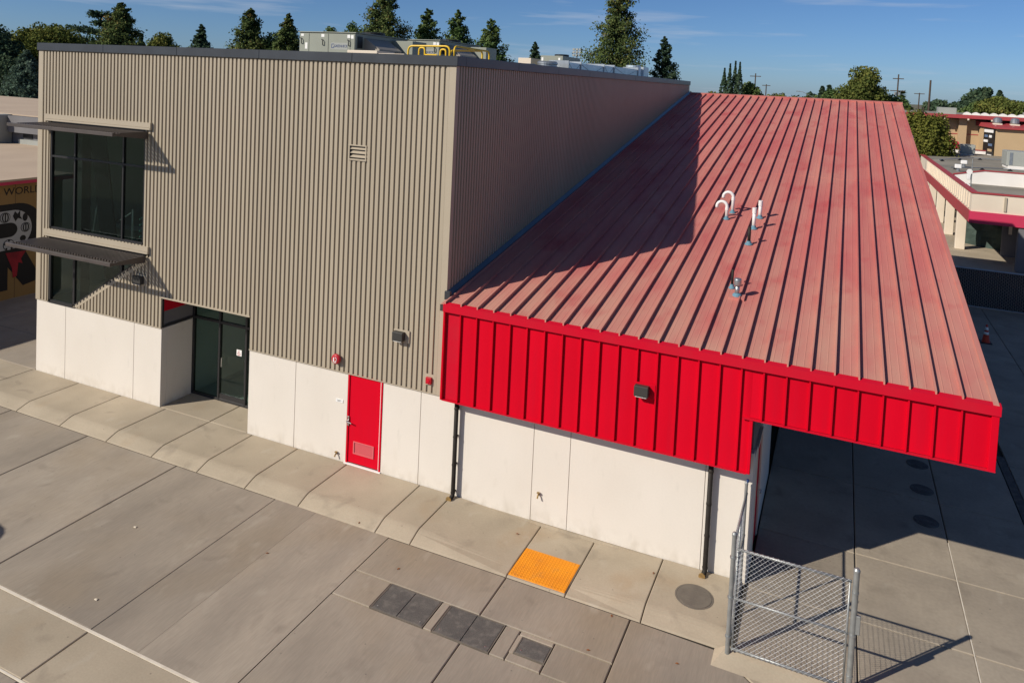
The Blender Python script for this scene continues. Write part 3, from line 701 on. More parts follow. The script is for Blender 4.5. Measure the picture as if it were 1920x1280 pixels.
# ================================================================== THINGS ON THE WALLS
def wall_light(x0, x1, z0, z1, y, label, proj=.13):
    o = thing('wall_light', ((x0+x1)/2, y, z0), label, 'light', 'dark box wall lights')
    MB().cbox(x0-.03, x1+.11, y-.03, y-.0, z0-.04, z1+.03, .004).build('backplate', 'tan_trim' if y > -.2 else 'red_paint', o)
    MB().cbox(x0, x1, y-.03-proj, y-.03, z0, z1, .012).build('housing', 'dark_metal', o)
    MB().box(x0+.03, x1-.03, y-.02-proj, y-.05, z0-.006, z0+.002).build('lens', 'label_white', o)
mat('light_housing', (0.042, 0.04, 0.036), None, .5)
MATS['dark_metal'] = MATS['light_housing']
wall_light(-9.62, -9.30, 3.30, 3.52, -.03, 'dark box wall light beside the lower window in the shade')
wall_light(-1.26, -.98, 3.26, 3.47, -.03, 'dark box wall light on tan siding above the red door')
wall_light(4.45, 4.73, 3.31, 3.52, -.33, 'dark box wall light mounted on the red fascia')
o = thing('alarm_bell', (-2.83, -.03, 2.39), 'round red fire bell on the siding left of the red door', 'bell')
MB().lathe([(.055, 0), (.055, -.04), (.115, -.05), (.125, -.07), (.12, -.10), (.09, -.118), (.03, -.122), (.001, -.122)], (-2.83, -.03, 2.50), 'y', 24).build('gong', 'bell_red', o, smooth=True)
ls = MB().box(-2.885, -2.855, -.157, -.150, 2.44, 2.545)
ls.tube([(-2.83+.045*math.cos(t), -.155, 2.505+.045*math.sin(t)) for t in [R(-90+18*i) for i in range(11)]], .008, 5)
ls.box(-2.875, -2.79, -.156, -.150, 2.44, 2.447).box(-2.87, -2.80, -.156, -.150, 2.42, 2.428)
ls.build('bell_lettering', 'label_white', o)
o = thing('alarm_strobe', (-.31, -.03, 2.40), 'small red square fire alarm strobe beside the red fascia', 'alarm')
MB().cbox(-.395, -.245, -.09, -.028, 2.40, 2.555, .012).build('housing', 'bell_red', o)
MB().lathe([(.04, 0), (.035, -.012), (.01, -.014)], (-.32, -.09, 2.475), 'y', 14).build('grille', 'red_trim', o)
MB().box(-.43, -.18, -.031, -.026, 2.36, 2.62).build('backplate', 'tan_trim', o)
o = thing('room_sign', (-2.76, -.0, 1.43), 'small white room sign on the wall left of the red door', 'sign')
MB().cbox(-2.87, -2.66, -.012, .002, 1.425, 1.50, .003).build('plate', 'label_white', o)
MB().box(-2.84, -2.70, -.0155, -.012, 1.475, 1.482).box(-2.82, -2.73, -.0155, -.012, 1.45, 1.457).build('lettering', 'black', o)
for x, z, lab in ((-2.785, .165, 'small rusty hose tap low on the wall by the red door'), (2.43, .565, 'small hose tap on the white wall under the red fascia')):
    o = thing('hose_tap', (x, 0, z), lab, 'tap')
    MB().tube([(x, .0, z), (x, -.07, z), (x, -.1, z-.05)], .018, 8).build('spout', 'brass', o)
    MB().lathe([(.035, 0), (.035, .012)], (x, -.05, z+.045), 'z', 10).tube([(x, -.05, z), (x, -.05, z+.05)], .008, 6).build('valve_wheel', 'brass', o)

# ================================================================== ROOF PENETRATIONS
def on_roof(x, y): return roofz(y)
def boot(o, x, y, r):
    z = on_roof(x, y); MB().lathe([(r*2.0, .0), (r*1.9, .03), (r*1.25, .05), (r*1.1, .1)], (x, y, z-.01), 'z', 16).build('boot', 'boot_blue', o)
for x, y, hgt, lab in ((4.98, 7.34, .50, 'white gooseneck vent pipe on the red roof, nearer of two'), (5.06, 7.95, .60, 'white gooseneck vent pipe on the red roof, farther of two')):
    z = on_roof(x, y); o = thing('gooseneck_pipe', (x, y, z), lab, 'vent pipe', 'pipes on the red roof'); boot(o, x, y, .045)
    path = [(x, y, z), (x, y, z+hgt-.15)]+[(x-.14+.14*math.cos(t), y, z+hgt-.15+.14*math.sin(t)) for t in [R(15*i) for i in range(1, 13)]]+[(x-.28, y, z+hgt-.19)]
    MB().tube(path, .045, 12).build('pipe', 'pvc_white', o, smooth=True)
    MB().lathe([(.053, -.04), (.053, .04)], (x, y, z+hgt-.2), 'z', 14).build('coupling', 'pvc_white', o)
for x, y, hp_, lab in ((5.78, 6.80, .56, 'straight white vent pipe on the red roof, nearer of two'), (5.84, 7.75, .48, 'straight white vent pipe on the red roof, farther of two')):
    z = on_roof(x, y); o = thing('vent_pipe', (x, y, z), lab, 'vent pipe', 'pipes on the red roof'); boot(o, x, y, .05)
    MB().tube([(x, y, z), (x, y, z+hp_)], .05, 14).build('pipe', 'pvc_white', o, smooth=True)
    MB().lathe([(.062, 0), (.062, .15)], (x, y, z+hp_-.13), 'z', 14).build('coupling', 'pvc_white', o)
for x, y, hgt, r, lab in ((5.80, 5.58, .45, .04, 'black vent pipe on the red roof below the white pipes'), (5.78, 2.74, .42, .028, 'thin black vent pipe beside the metal roof flue')):
    z = on_roof(x, y); o = thing('vent_pipe', (x, y, z), lab, 'vent pipe', 'pipes on the red roof'); boot(o, x, y, r*1.3)
    MB().tube([(x, y, z), (x, y, z+hgt)], r, 12).build('pipe', 'pipe_black', o, smooth=True)
x, y = 5.95, 2.28; z = on_roof(x, y); o = thing('metal_flue', (x, y, z), 'short galvanised flue with cap on a red curb', 'flue')
MB().prism([(x-.17, y-.14, z-.02+SL*-.14), (x+.17, y-.14, z-.02+SL*-.14), (x+.17, y+.14, z-.02+SL*.14), (x-.17, y+.14, z-.02+SL*.14)], (0, 0, .07)).build('curb', 'red_roof', o)
MB().lathe([(.1, .03), (.095, .07), (.06, .1)], (x, y, z), 'z', 16).build('boot', 'boot_blue', o)
MB().lathe([(.05, .05), (.05, .28)], (x, y, z), 'z', 16).build('pipe', 'galvanised', o, smooth=True)
MB().lathe([(.075, .27), (.08, .29), (.08, .40), (.075, .42), (.001, .425)], (x, y, z), 'z', 16).build('cap', 'galvanised', o, smooth=True)

# ================================================================== ROOFTOP EQUIPMENT
def hvac(x0, x1, y0, y1, z1, label):
    o = thing('rooftop_unit', ((x0+x1)/2, (y0+y1)/2, 9.06), label, 'air conditioner', 'large green-grey rooftop units')
    MB().cbox(x0, x1, y0, y1, 9.06, z1, .012).build('cabinet', 'hvac_green', o)
    MB().cbox(x0-.04, x1+.04, y0-.04, y1+.04, z1+.002, z1+.035, .006).build('lid', 'hvac_green', o)
    ps = [x0+.02, x0+.44, x0+1.28, x1-.2, x1-.015]
    for a, b in zip(ps, ps[1:]): MB().cbox(a+.008, b-.008, y0-.014, y0, 9.2, z1-.03, .005).build('access_panel', 'hvac_green', o)
    for px, pz in ((x0+.1, z1-.3), (x0+1.03, z1-.34), (x0+2.13, z1-.34), (x0+1.03, z1-.80)):
        MB().tube([(px-.04, y0-.015, pz+.09), (px, y0-.06, pz+.11), (px+.045, y0-.07, pz+.06), (px+.045, y0-.07, pz-.07), (px+.02, y0-.015, pz-.10)], .016, 6).build('handle', 'black', o)
    lb = MB()
    for a, b, cc, d in ((x0+.08, x0+.2, z1-.13, z1-.05), (x0+.97, x0+1.1, z1-.15, z1-.05), (x0+2.08, x0+2.2, z1-.17, z1-.06), (x0+2.23, x0+2.34, z1-.19, z1-.07), (x0+.27, x0+.37, z1-.58, z1-.36), (x0+.24, x0+.36, z1-.86, z1-.78)):
        lb.box(a, b, y0-.018, y0-.013, cc, d)
    lb.build('labels', 'label_white', o)
    MB().box(x0+1.38, x0+2.1, y0-.017, y0-.0135, z1-.58, z1-.34).build('name_plate', 'hvac_grey', o)
    lettering('GREENHECK', .13, 'logo_blue', o, (x0+1.82, y0-.019, z1-.46), (R(90), 0, 0), sx=.78)
    MB().box(x0+1.42, x0+1.44, y0-.021, y0-.017, z1-.53, z1-.38).box(x0+1.44, x0+1.53, y0-.021, y0-.017, z1-.40, z1-.38).box(x0+1.44, x0+1.53, y0-.021, y0-.017, z1-.53, z1-.51).box(x0+1.51, x0+1.53, y0-.021, y0-.017, z1-.51, z1-.455).build('logo', 'logo_blue', o)
    # intake hood on the right side
    ya, yb = y0+.55, y0+2.0
    MB().prism([(x1, ya, z1-.12), (x1+.62, ya, z1-.5), (x1+.62, ya, z1-.56), (x1, ya, z1-.62)], (0, yb-ya, 0)).build('intake_hood', 'hood_tan', o)
    MB().box(x1+.001, x1+.02, y0+.12, y0+.4, z1-.5, z1-.1).build('louvre', 'black', o)
    MB().cbox(x1+.001, x1+.9, yb+.3, y1-.1, 9.2, z1-.1, .01).build('rear_section', 'hvac_green', o)
    MB().lathe([(.42, 0), (.42, .11), (.38, .12), (.1, .05)], (x1-.55, (y0+y1)/2+.2, z1+.035), 'z', 20).build('fan_ring', 'black', o)
hvac(-10.08, -7.67, 7.0, 10.4, 10.70, 'large green-grey rooftop air unit, left of the two')
hvac(-8.95, -6.59, 11.0, 14.4, 10.74, 'large green-grey rooftop air unit behind the yellow guard rails')
o = thing('rooftop_unit', (-5.3, 21, 9.06), 'small green-grey rooftop unit with fan beyond the ducts', 'air conditioner')
MB().cbox(-5.93, -4.77, 20, 22.6, 9.06, 10.66, .012).build('cabinet', 'hvac_green', o)
MB().box(-4.769, -4.75, 20.3, 22.4, 9.6, 10.4).build('coil', 'black', o)
MB().lathe([(.36, 0), (.36, .1), (.3, .11), (.1, .05)], (-5.2, 21, 10.66), 'z', 20).build('fan_ring', 'black', o)
MB().box(-5.88, -5.78, 19.985, 20, 10.4, 10.56).box(-5.0, -4.9, 19.985, 20, 10.4, 10.56).build('labels', 'label_white', o)
o = MB().cbox(-7.13, -6.44, 20, 21.6, 9.06, 10.51, .012).build('duct_box', 'hood_tan', None, loc=(-6.78, 20.8, 9.06)); tag(o, 'beige metal box on the roof beside the small rooftop unit', 'box')
o.data.materials[0] = MATS['cream_wall']
for x0, x1, z1, lab in ((-5.09, -4.08, 9.965, 'long low beige curb box on the roof edge, left one'), (-4.04, -3.2, 9.90, 'long low beige curb box on the roof edge, right one')):
    o = MB().cbox(x0, x1, 3, 3.9, 9.06, z1, .01).build('roof_curb', 'cream_wall', None, loc=((x0+x1)/2, 3.45, 9.06)); tag(o, lab, 'curb', 'beige roof curbs')
# galvanised ducts along the side parapet
o = thing('roof_duct', (-1.4, 17, 9.06), 'galvanised rectangular duct run along the roof edge', 'duct')
ys_ = [11.0, 12.4, 15.4, 16.9, 21.0]
for a, b in zip(ys_, ys_[1:]):
    MB().cbox(-2.0, -1.3, a+.03, b-.03, 9.3, 10.08+.012*(a-11), .01).build('duct_section', 'duct_metal', o)
    zt_ = 10.08+.012*(a-11); x = -1.297
    cb = MB().tube([(x, a+.1, 9.35), (x, (a+b)/2, zt_-.35), (x, b-.1, 9.35)], .008, 4).tube([(x, a+.1, zt_-.04), (x, (a+b)/2, zt_-.35), (x, b-.1, zt_-.04)], .008, 4); cb.build('cross_break', 'galv_pipe', o)
for y in ys_: MB().cbox(-2.04, -1.26, y-.035, y+.035, 9.25, 10.14+.012*(y-11), .006).build('flange', 'galvanised', o)
MB().lathe([(.36, 0), (.38, .3), (.36, 1.3)], (-1.65, 21.5, 9.06), 'z', 18).cbox(-2.0, -1.25, 22.0, 23.0, 9.1, 10.32, .02).build('duct_elbow', 'duct_metal', o)
for i, (x, y, r, zt_, lab) in enumerate(((-1.75, 10.1, .34, 10.06, 'round galvanised duct drum at the near end of the duct run'), (-2.0, 8.9, .26, 9.92, 'smaller round galvanised duct drum nearer the roof corner'))):
    o = thing('duct_drum', (x, y, 9.06), lab, 'duct')
    MB().lathe([(r, 0), (r, zt_-9.06-.12), (r*1.07, zt_-9.06-.10), (r*1.07, zt_-9.06-.05), (r, zt_-9.06-.03), (r*.9, zt_-9.06)], (x, y, 9.06), 'z', 24).build('drum', 'galvanised', o, smooth=False)
    MB().tube([(x, y+.0, 9.6), (x, y+1.0, 9.62)], r*.75, 16).build('duct_branch', 'galvanised', o)
# yellow guard rails
def hoop(o, pts, r=.024):
    P = [Vector(p) for p in pts]; out = [P[0]]
    for i in range(1, len(P)-1):
        a = (P[i-1]-P[i]).normalized(); b = (P[i+1]-P[i]).normalized(); q = min(.14, (P[i-1]-P[i]).length*.45, (P[i+1]-P[i]).length*.45)
        p0, p1, p2 = P[i]+a*q, P[i], P[i]+b*q
        for k in range(7):
            t = k/6; out.append(p0*(1-t)**2+p1*2*t*(1-t)+p2*t*t)
    out.append(P[-1]); MB().tube(out, r, 10).build('rail', 'yellow_paint', o, smooth=True)
o = thing('guard_rail', (-1.5, 2.5, 9.06), 'yellow tubular guard rails round a roof hatch near the corner', 'railing')
hoop(o, [(-2.22, 1.6, 9.06), (-2.22, 1.6, 10.055), (-1.04, 1.6, 10.07), (-1.04, 1.6, 9.06)])
hoop(o, [(-.96, 1.68, 9.06), (-.96, 1.68, 10.08), (-.96, 3.68, 10.06), (-.96, 3.68, 9.06)])
hoop(o, [(-1.95, 3.3, 9.06), (-1.95, 3.3, 9.98), (-1.3, 3.74, 10.06), (-.98, 3.74, 9.06)]) if False else hoop(o, [(-1.3, 2.1, 9.06), (-1.3, 2.1, 9.985), (-1.3, 3.95, 10.08), (-1.3, 3.95, 9.06)])
hoop(o, [(-2.46, 2.5, 9.06), (-2.44, 2.5, 10.06), (-2.27, 2.5, 10.06), (-2.25, 2.5, 9.06)])
hoop(o, [(-1.82, 2.5, 9.06), (-1.80, 2.5, 10.03), (-1.64, 2.5, 10.03), (-1.62, 2.5, 9.06)])
hoop(o, [(-2.26, 2.5, 9.88), (-1.82, 2.5, 9.84)], .02)
MB().box(-2.2, -1.9, 2.48, 2.5, 9.78, 9.9).build('plate', 'yellow_paint', o)

# ================================================================== GROUND THINGS
o = thing('tactile_mat', (3.1, -1.3, -.1), 'orange yellow tactile mat with raised domes at the kerb ramp', 'mat')
mz = -.105
MB().cbox(2.535, 3.675, -1.767, -.857, mz-.02, mz+.006, .004).build('mat_sheet', 'yellow_mat', o)
dm = MB()
for i in range(18):
    for j in range(14):
        x, y = 2.575+i*.0624, -1.73+j*.0638
        dm.add([(x-.016,y-.016,mz+.006),(x+.016,y-.016,mz+.006),(x+.016,y+.016,mz+.006),(x-.016,y+.016,mz+.006),(x-.008,y-.008,mz+.013),(x+.008,y-.008,mz+.013),(x+.008,y+.008,mz+.013),(x-.008,y+.008,mz+.013)], [(4,5,6,7),(0,1,5,4),(1,2,6,5),(2,3,7,6),(3,0,4,7)])
tag(dm.build('domes', 'yellow_mat', o), kind='stuff')
def vault(x0, x1, y0, y1, n, lab):
    o = thing('vault_cover', ((x0+x1)/2, (y0+y1)/2, YZ), lab, 'cover', 'utility vault covers')
    fr_ = MB().box(x0, x1, y0, y0+.02, YZ-.06, YZ+.002).box(x0, x1, y1-.02, y1, YZ-.06, YZ+.002).box(x0, x0+.02, y0+.02, y1-.02, YZ-.06, YZ+.002).box(x1-.02, x1, y0+.02, y1-.02, YZ-.06, YZ+.002)
    fr_.build('frame', 'manhole_iron', o); w = (x1-x0-.04)/n
    for i in range(n):
        a = x0+.02+i*w
        l = MB().cbox(a+.004, a+w-.004, y0+.024, y1-.024, YZ-.05, YZ+.001, .006).build('lid', 'cast_iron', o)
        MB().lathe([(.014, 0), (.012, .006)], (a+(.08 if i == 0 else w-.08), y0+.1, YZ+.001), 'z', 8).build('bolt', 'steel', l)
vault(.715, 1.785, -3.73, -3.005, 2, 'dark double lid vault cover farthest left in the yard')
vault(1.97, 3.04, -3.73, -3.005, 2, 'dark double lid vault cover in the middle of the three')
vault(3.40, 3.95, -3.525, -3.12, 1, 'small dark single lid vault cover right of the double ones')
def manhole(x, y, z, r, lab, mt='manhole_iron', grp=None):
    o = thing('manhole_cover', (x, y, z), lab, 'manhole', grp)
    MB().lathe([(r*1.06, -.02), (r*1.06, .004), (r*.97, .005), (r*.96, -.004)], (x, y, z), 'z', 36).build('ring', mt, o)
    MB().lathe([(r*.95, -.02), (r*.95, .007), (r*.93, .009)], (x, y, z), 'z', 36).build('lid', mt, o)
    lt = MB()
    for k in range(-5, 6):
        if abs(k) < 2: continue
        hw = math.sqrt(max(0, (r*.8)**2-(k*r*.15)**2)); lt.box(x-hw, x+hw, y+k*r*.15-.006, y+k*r*.15+.006, z+.008, z+.013)
    lt.build('ridges', mt, o)
    MB().box(x-r*.62, x+r*.62, y-r*.13, y+r*.13, z+.008, z+.012).build('name_bar', mt, o)
manhole(5.88, -.87, wz(5.88)+.004, .33, 'round brown manhole cover on the sidewalk near the fence')
for x, y, lab in ((10.11, 6.98, 'round dark drain cover in the canopy shade, farthest of three'), (10.1, 5.6, 'round dark drain cover in the canopy shade, middle of three'), (10.06, 4.1, 'round dark drain cover in the canopy shade, nearest of three')):
    manhole(x, y, .004, .24, lab, 'cast_iron', 'drain covers under the canopy')
o = thing('trench_drain', (12.16, 6, 0), 'long black trench drain grate in the right court', 'drain')
gr = MB().box(12.07, 12.26, 3.2, 8.6, -.05, -.02); gr.build('channel', 'black', o)
gm = MB().box(-.095, .095, -.012, .012, -.02, .004).mesh('bar', 'cast_iron')
for i in range(150): inst('bar', gm, o, (12.165, 3.22+i*.036, 0))
# litter
for i, (x, y, z, k, lab) in enumerate(((-4.8, -4.0, YZ, 'paper', 'crumpled pale paper scrap on the yard slab'), (.93, -5.9, YZ, 'leaf', 'dry red leaf on the yard near the bottom edge'), (-1.9, -3.4, YZ, 'leaf', 'tiny brown leaf on the yard slab left of centre'),
     (4.62, -1.92, YZ, 'leaf', 'orange leaf at the kerb right of the yellow mat'), (4.5, -2.9, YZ, 'leaf', 'dry leaf on the slab joint near the small vault'), (5.05, -.55, -.02, 'leaf', 'small dark leaf on the sidewalk left of the manhole'),
     (-3.6, -5.8, YZ, 'paper', 'tiny white scrap on the yard near the pale joint'), (.6, -2.6, YZ, 'leaf', 'thin dark twig on the slab above the vault covers'), (2.2, -.55, -.08, 'leaf', 'tiny dark speck of leaf on the sidewalk ramp'), (-.9, -1.75, YZ+.03, 'leaf', 'brown leaf caught at the kerb foot'), (5.9, -2.5, YZ, 'leaf', 'dark fallen leaf on the slab by the fence corner'))):
    if k == 'paper': m = MB().cbox(x-.035, x+.035, y-.02, y+.02, z, z+.02, .008); o = m.build('paper_scrap', 'paper', None, loc=(x, y, z)); tag(o, lab, 'litter', 'litter on the concrete')
    else:
        a = rng.random()*3; m = MB(); c_, s_2 = math.cos(a)*.035, math.sin(a)*.035
        m.prism([(x-c_, y-s_2, z+.002), (x+s_2*.5, y-c_*.5, z+.008), (x+c_, y+s_2, z+.004), (x-s_2*.5, y+c_*.5, z+.01)], (0, 0, .004)); o = m.build('fallen_leaf', 'dry_leaf', None, loc=(x, y, z)); tag(o, lab, 'leaf', 'litter on the concrete')

# ================================================================== CHAIN-LINK ENCLOSURE
def chain(m, p0, du, width, z0, z1, hp=.040, r=.0023):
    """diamond wire fabric in the plane p0 + u*du"""
    du = Vector(du); nn = Vector((du.y, -du.x, 0)); nw = int(width/hp); nz = int((z1-z0)/hp)
    def pt(u, z, d): return Vector((p0[0], p0[1], 0))+du*u+Vector((0, 0, z))+nn*d
    for i in range(nw):
        for k in range(nz):
            ph = (k+i) % 2 == 0
            a = pt((i+(0 if ph else 1.04))*hp, z0+k*hp, r*(1 if k % 2 else -1)); b = pt((i+(1.04 if ph else 0))*hp, z0+(k+1)*hp, r*(-1 if k % 2 else 1))
            d = (b-a).normalized(); s1 = d.cross(nn).normalized()*r; s2 = nn*r
            vs = [a+s1, a+s2, a-s1, a-s2, b+s1, b+s2, b-s1, b-s2]
            m.add(vs, [(0,1,5,4),(1,2,6,5),(2,3,7,6),(3,0,4,7)])
FX, FX2, FY = 6.62, 8.46, -1.98
def fpost(o, x, y, z0, z1, r): MB().lathe([(r, z0), (r, z1-.05), (r*1.12, z1-.05), (r*1.12, z1-.02), (r*.7, z1+.01), (.004, z1+.02)], (x, y, 0), 'z', 14).build('post', 'galv_pipe', o, smooth=False)
o = thing('chain_link_fence', (FX2, FY, YZ), 'galvanised chain link panel with round posts in the right foreground', 'fence')
fpost(o, FX, FY, YZ-.1, 2.02, .038); fpost(o, FX2, FY, YZ-.1, 1.98, .045)
for z in (.06, .92, 1.76): MB().tube([(FX+.05, FY, z), (FX2-.06, FY, z)], .021, 10).build('rail', 'galv_pipe', o, smooth=True)
for x in (FX+.07, FX2-.085): MB().tube([(x, FY, .02), (x, FY, 1.78)], .016, 8).build('frame_upright', 'galv_pipe', o, smooth=True)
for z in (.25, .92, 1.6):
    for x in (FX, FX2): MB().lathe([(.052, -.015), (.052, .015)], (x, FY, z), 'z', 12).build('clamp', 'galvanised', o)
m = MB(); chain(m, (FX+.06, FY-.024), (1, 0, 0), FX2-FX-.14, .04, 1.80); tag(m.build('wire_mesh', 'wire', o), kind='stuff')
MB().cbox(FX2+.03, FX2+.10, FY-.03, FY+.03, .95, 1.25, .008).build('latch', 'galv_pipe', o)
o = thing('chain_link_fence', (FX, -.15, 0), 'short chain link panel edge-on between the white wall and foreground post', 'fence')
fpost(o, FX-.02, -.13, -.05, 2.0, .03)
for z in (.1, 1.0, 1.8): MB().tube([(FX, FY+.05, z), (FX, -.16, z)], .021, 10).build('rail', 'galv_pipe', o, smooth=True)
MB().tube([(FX, -1.05, .05), (FX, -1.05, 1.82)], .02, 8).build('frame_upright', 'galv_pipe', o, smooth=True)
m = MB(); chain(m, (FX-.024, FY+.06), (0, 1, 0), 1.74, .06, 1.84); tag(m.build('wire_mesh', 'wire', o), kind='stuff')
MB().lathe([(.025, 0), (.025, .05)], (FX-.0, -.13, 2.0), 'z', 8).build('cap', 'logo_blue', o)
# far fence with black privacy slats
o = thing('slatted_fence', (16, 25.3, 0), 'long low chain link fence with black slats behind the cone', 'fence')
MB().tube([(6.9, 25.3, 1.76), (26, 25.3, 1.76)], .03, 8).build('top_rail', 'galvanised', o)
MB().tube([(6.9, 25.3, .05), (26, 25.3, .05)], .025, 8).build('bottom_rail', 'galvanised', o)
for x in (6.9, 10, 13.05, 16.1, 19.2, 22.3, 25.4): MB().tube([(x, 25.3, 0), (x, 25.3, 1.8)], .03, 8).build('post', 'galvanised', o)
m = MB()
for i in range(230): x = 6.95+i*.083; m.box(x, x+.074, 25.27, 25.278, .07, 1.73)
tag(m.build('slats', 'black_slat', o), kind='stuff')
m = MB(); chain(m, (12.4, 25.25), (1, 0, 0), 8, .06, 1.75, hp=.075, r=.003); tag(m.build('wire_mesh', 'galv_pipe', o), kind='stuff')
# traffic cone
x, y = 13.45, 19.6; o = thing('traffic_cone', (x, y, 0), 'orange traffic cone with white bands in the shaded court', 'cone')
MB().cbox(x-.2, x+.2, y-.2, y+.2, .0, .035, .012).build('base', 'black', o)
prof = lambda a, b: [(.145-.115*(a/.72), a), (.145-.115*(b/.72), b)]
m = MB().lathe([(.16, .03), (.145, .06)]+prof(.06, .72)+[(.02, .725)], (x, y, 0), 'z', 20); m.build('cone_body', 'orange_cone', o, smooth=True)
for a, b in ((.33, .43), (.5, .62)): MB().lathe([(r+.004, h_) for r, h_ in prof(a, b)], (x, y, 0), 'z', 20).build('band', 'label_white', o, smooth=True)

# ================================================================== RIGHT BACKGROUND
W = thing('walkway_building', (15, 35, 0), 'low cream building with red stripe, columns and flat roof at right', 'building')
GX, GY = 14.78, 35.1
MB().box(GX, 45, GY, GY+.25, 3.2, 4.22).build('front_parapet', 'cream_wall', W)
MB().box(GX-.06, 45, GY-.1, GY+.26, 2.54, 3.2).build('front_band', 'pink_red', W)
MB().box(GX, GX+.25, GY+.25, 76, 3.2, 4.22).build('side_parapet', 'cream_wall', W)
MB().box(GX-.06, GX+.26, GY+.26, 76, 2.54, 3.2).build('side_band', 'roof_red', W)
MB().box(GX-.05, 45, GY-.05, GY+.3, 4.222, 4.30).build('front_coping', 'roof_red', W)
MB().box(GX-.05, GX+.3, GY+.3, 76, 4.222, 4.30).build('side_coping', 'roof_red', W)
fm = MB().box(-.06, .06, -.06, 0, 0, .8).mesh('parapet_fin', 'tan_trim')
for i in range(8): inst('parapet_fin', fm, W, (16.4+i*1.05, GY, 3.33))
fm2 = MB().box(-.07, 0, -.09, .09, 0, .85).mesh('parapet_fin', 'cream_wall')
for i in range(26): inst('parapet_fin', fm2, W, (GX, GY+.9+i*.95, 3.3))
MB().box(GX+.25, 45, GY+.25, 48, 3.55, 3.6).build('lower_roof', 'grey_roofing', W)
MB().box(GX+.25, 45, 47.95, 75.8, 4.1, 4.18).build('upper_roof', 'grey_roofing', W)
MB().prism([(15.4, 47.9, 3.6), (45, 47.9, 3.6), (45, 47.9, 4.55), (17.2, 47.9, 4.55), (15.4, 47.9, 4.15)], (0, .12, 0)).build('roof_upstand', 'white_wall', W)
MB().prism([(15.3, 47.85, 4.15), (17.2, 47.85, 4.552), (45, 47.85, 4.552), (45, 47.85, 4.62), (17.2, 47.85, 4.62), (15.3, 47.85, 4.22)], (0, .2, 0)).build('upstand_coping', 'roof_red', W)
MB().box(GX+.3, 45, 75.8, 76, 4.1, 4.5).build('rear_parapet', 'white_wall', W); MB().box(GX, 45, 75.75, 76.1, 4.502, 4.58).build('rear_coping', 'roof_red', W)
for y in (41, 46.6, 52.2, 58, 64, 70): MB().cbox(14.86, 15.4, y-.2, y+.2, 0, 2.54, .02).build('column', 'cream_wall', W)
for x in (17.35, 21, 25): MB().cbox(x-.22, x+.22, GY+.0, GY+.4, 0, 2.54, .02).build('column', 'grey_wall' if x < 18 else 'cream_wall', W)
MB().box(19.5, 45, 40, 40.2, 0, 3.5).build('inner_wall', 'tan_stucco', W); MB().box(20, 20.2, 40.2, 75, 0, 4).build('inner_wall', 'tan_stucco', W)
bm_ = MB().box(-.09, .09, -.02, .0, 0, 1.1).mesh('window_bar', 'cream_wall')
for i in range(5): inst('window_bar', bm_, W, (17.6+i*.5, 39.9, 1.4))
MB().box(17.2, 19.5, 40, 40.1, 0, 3.5).build('inner_wall', 'grey_wall', W)
# roof conduits with black feet, on the walkway building
for k, (pts, lab) in enumerate((([(15.6, 52), (19.5, 55), (24, 54), (30, 55)], 'thin roof conduit on black feet, nearer run on the flat roof'), ([(15.6, 60), (19, 66), (24, 66), (30, 65)], 'thin roof conduit on black feet, farther run on the flat roof'))):
    o = thing('roof_conduit', (pts[0][0], pts[0][1], 4.18), lab, 'conduit')
    MB().tube([(x, y, 4.34) for x, y in pts], .035, 6).build('pipe', 'galvanised', o)
    for (xa, ya), (xb, yb) in zip(pts, pts[1:]):
        for t in (.1, .6):
            x, y = xa+(xb-xa)*t, ya+(yb-ya)*t; MB().prism([(x-.2, y-.1, 4.18), (x+.2, y-.1, 4.18), (x, y-.1, 4.36)], (0, .2, 0)).build('foot', 'black', o)
o = thing('rooftop_unit', (21.5, 58, 4.18), 'pale grey rooftop unit on a white base at the right edge', 'air conditioner')
MB().cbox(20.1, 23.2, 57.4, 59.6, 4.42, 5.6, .03).build('cabinet', 'hvac_grey', o); MB().cbox(20.2, 23.3, 57.3, 59.7, 4.18, 4.42, .02).build('base', 'white_wall', o); MB().box(20.28, 20.5, 57.38, 57.4, 4.5, 5.5).build('access_panel', 'galvanised', o)
o = thing('rooftop_unit', (19.3, 73, 4.18), 'small grey rooftop box in front of the tan gym', 'air conditioner')
MB().cbox(18.7, 20.0, 72.6, 73.8, 4.3, 5.2, .03).build('cabinet', 'hvac_grey', o); MB().box(18.8, 19.9, 72.7, 73.7, 4.18, 4.3).build('base', 'white_wall', o)
for x, y, lab in ((15.9, 50.5, 'little white roof vent near the side parapet'), (16.9, 55.5, 'white boxy roof vent in the middle of the flat roof')):
    o = thing('roof_vent', (x, y, 4.18), lab, 'vent'); MB().lathe([(.12, 0), (.12, .25)], (x, y, 4.18), 'z', 10).build('pipe', 'galvanised', o); MB().cbox(x-.22, x+.22, y-.2, y+.2, 4.42, 4.72, .04).build('hood', 'pvc_white', o)
o = thing('antenna_mast', (15.35, 40, 3.6), 'thin roof mast with white radio dishes at the parapet', 'mast')
MB().tube([(15.35, 40, 3.6), (15.35, 40, 5.85)], .035, 8).build('pole', 'galv_pipe', o)
MB().lathe([(.02, 0), (.14, -.05), (.17, -.1)], (15.22, 40, 5.05), 'y', 12).build('dish', 'pvc_white', o); MB().cbox(15.1, 15.3, 39.9, 40.05, 4.55, 4.85, .02).build('radio_box', 'pvc_white', o); MB().lathe([(.02, 0), (.16, -.05), (.2, -.1)], (15.12, 40, 4.15), 'y', 12).build('dish', 'pvc_white', o)
o = thing('security_camera', (14.0, 50, 0), 'white gooseneck camera post beyond the right roof edge', 'camera')
o.location = (13.45, 60, 0)
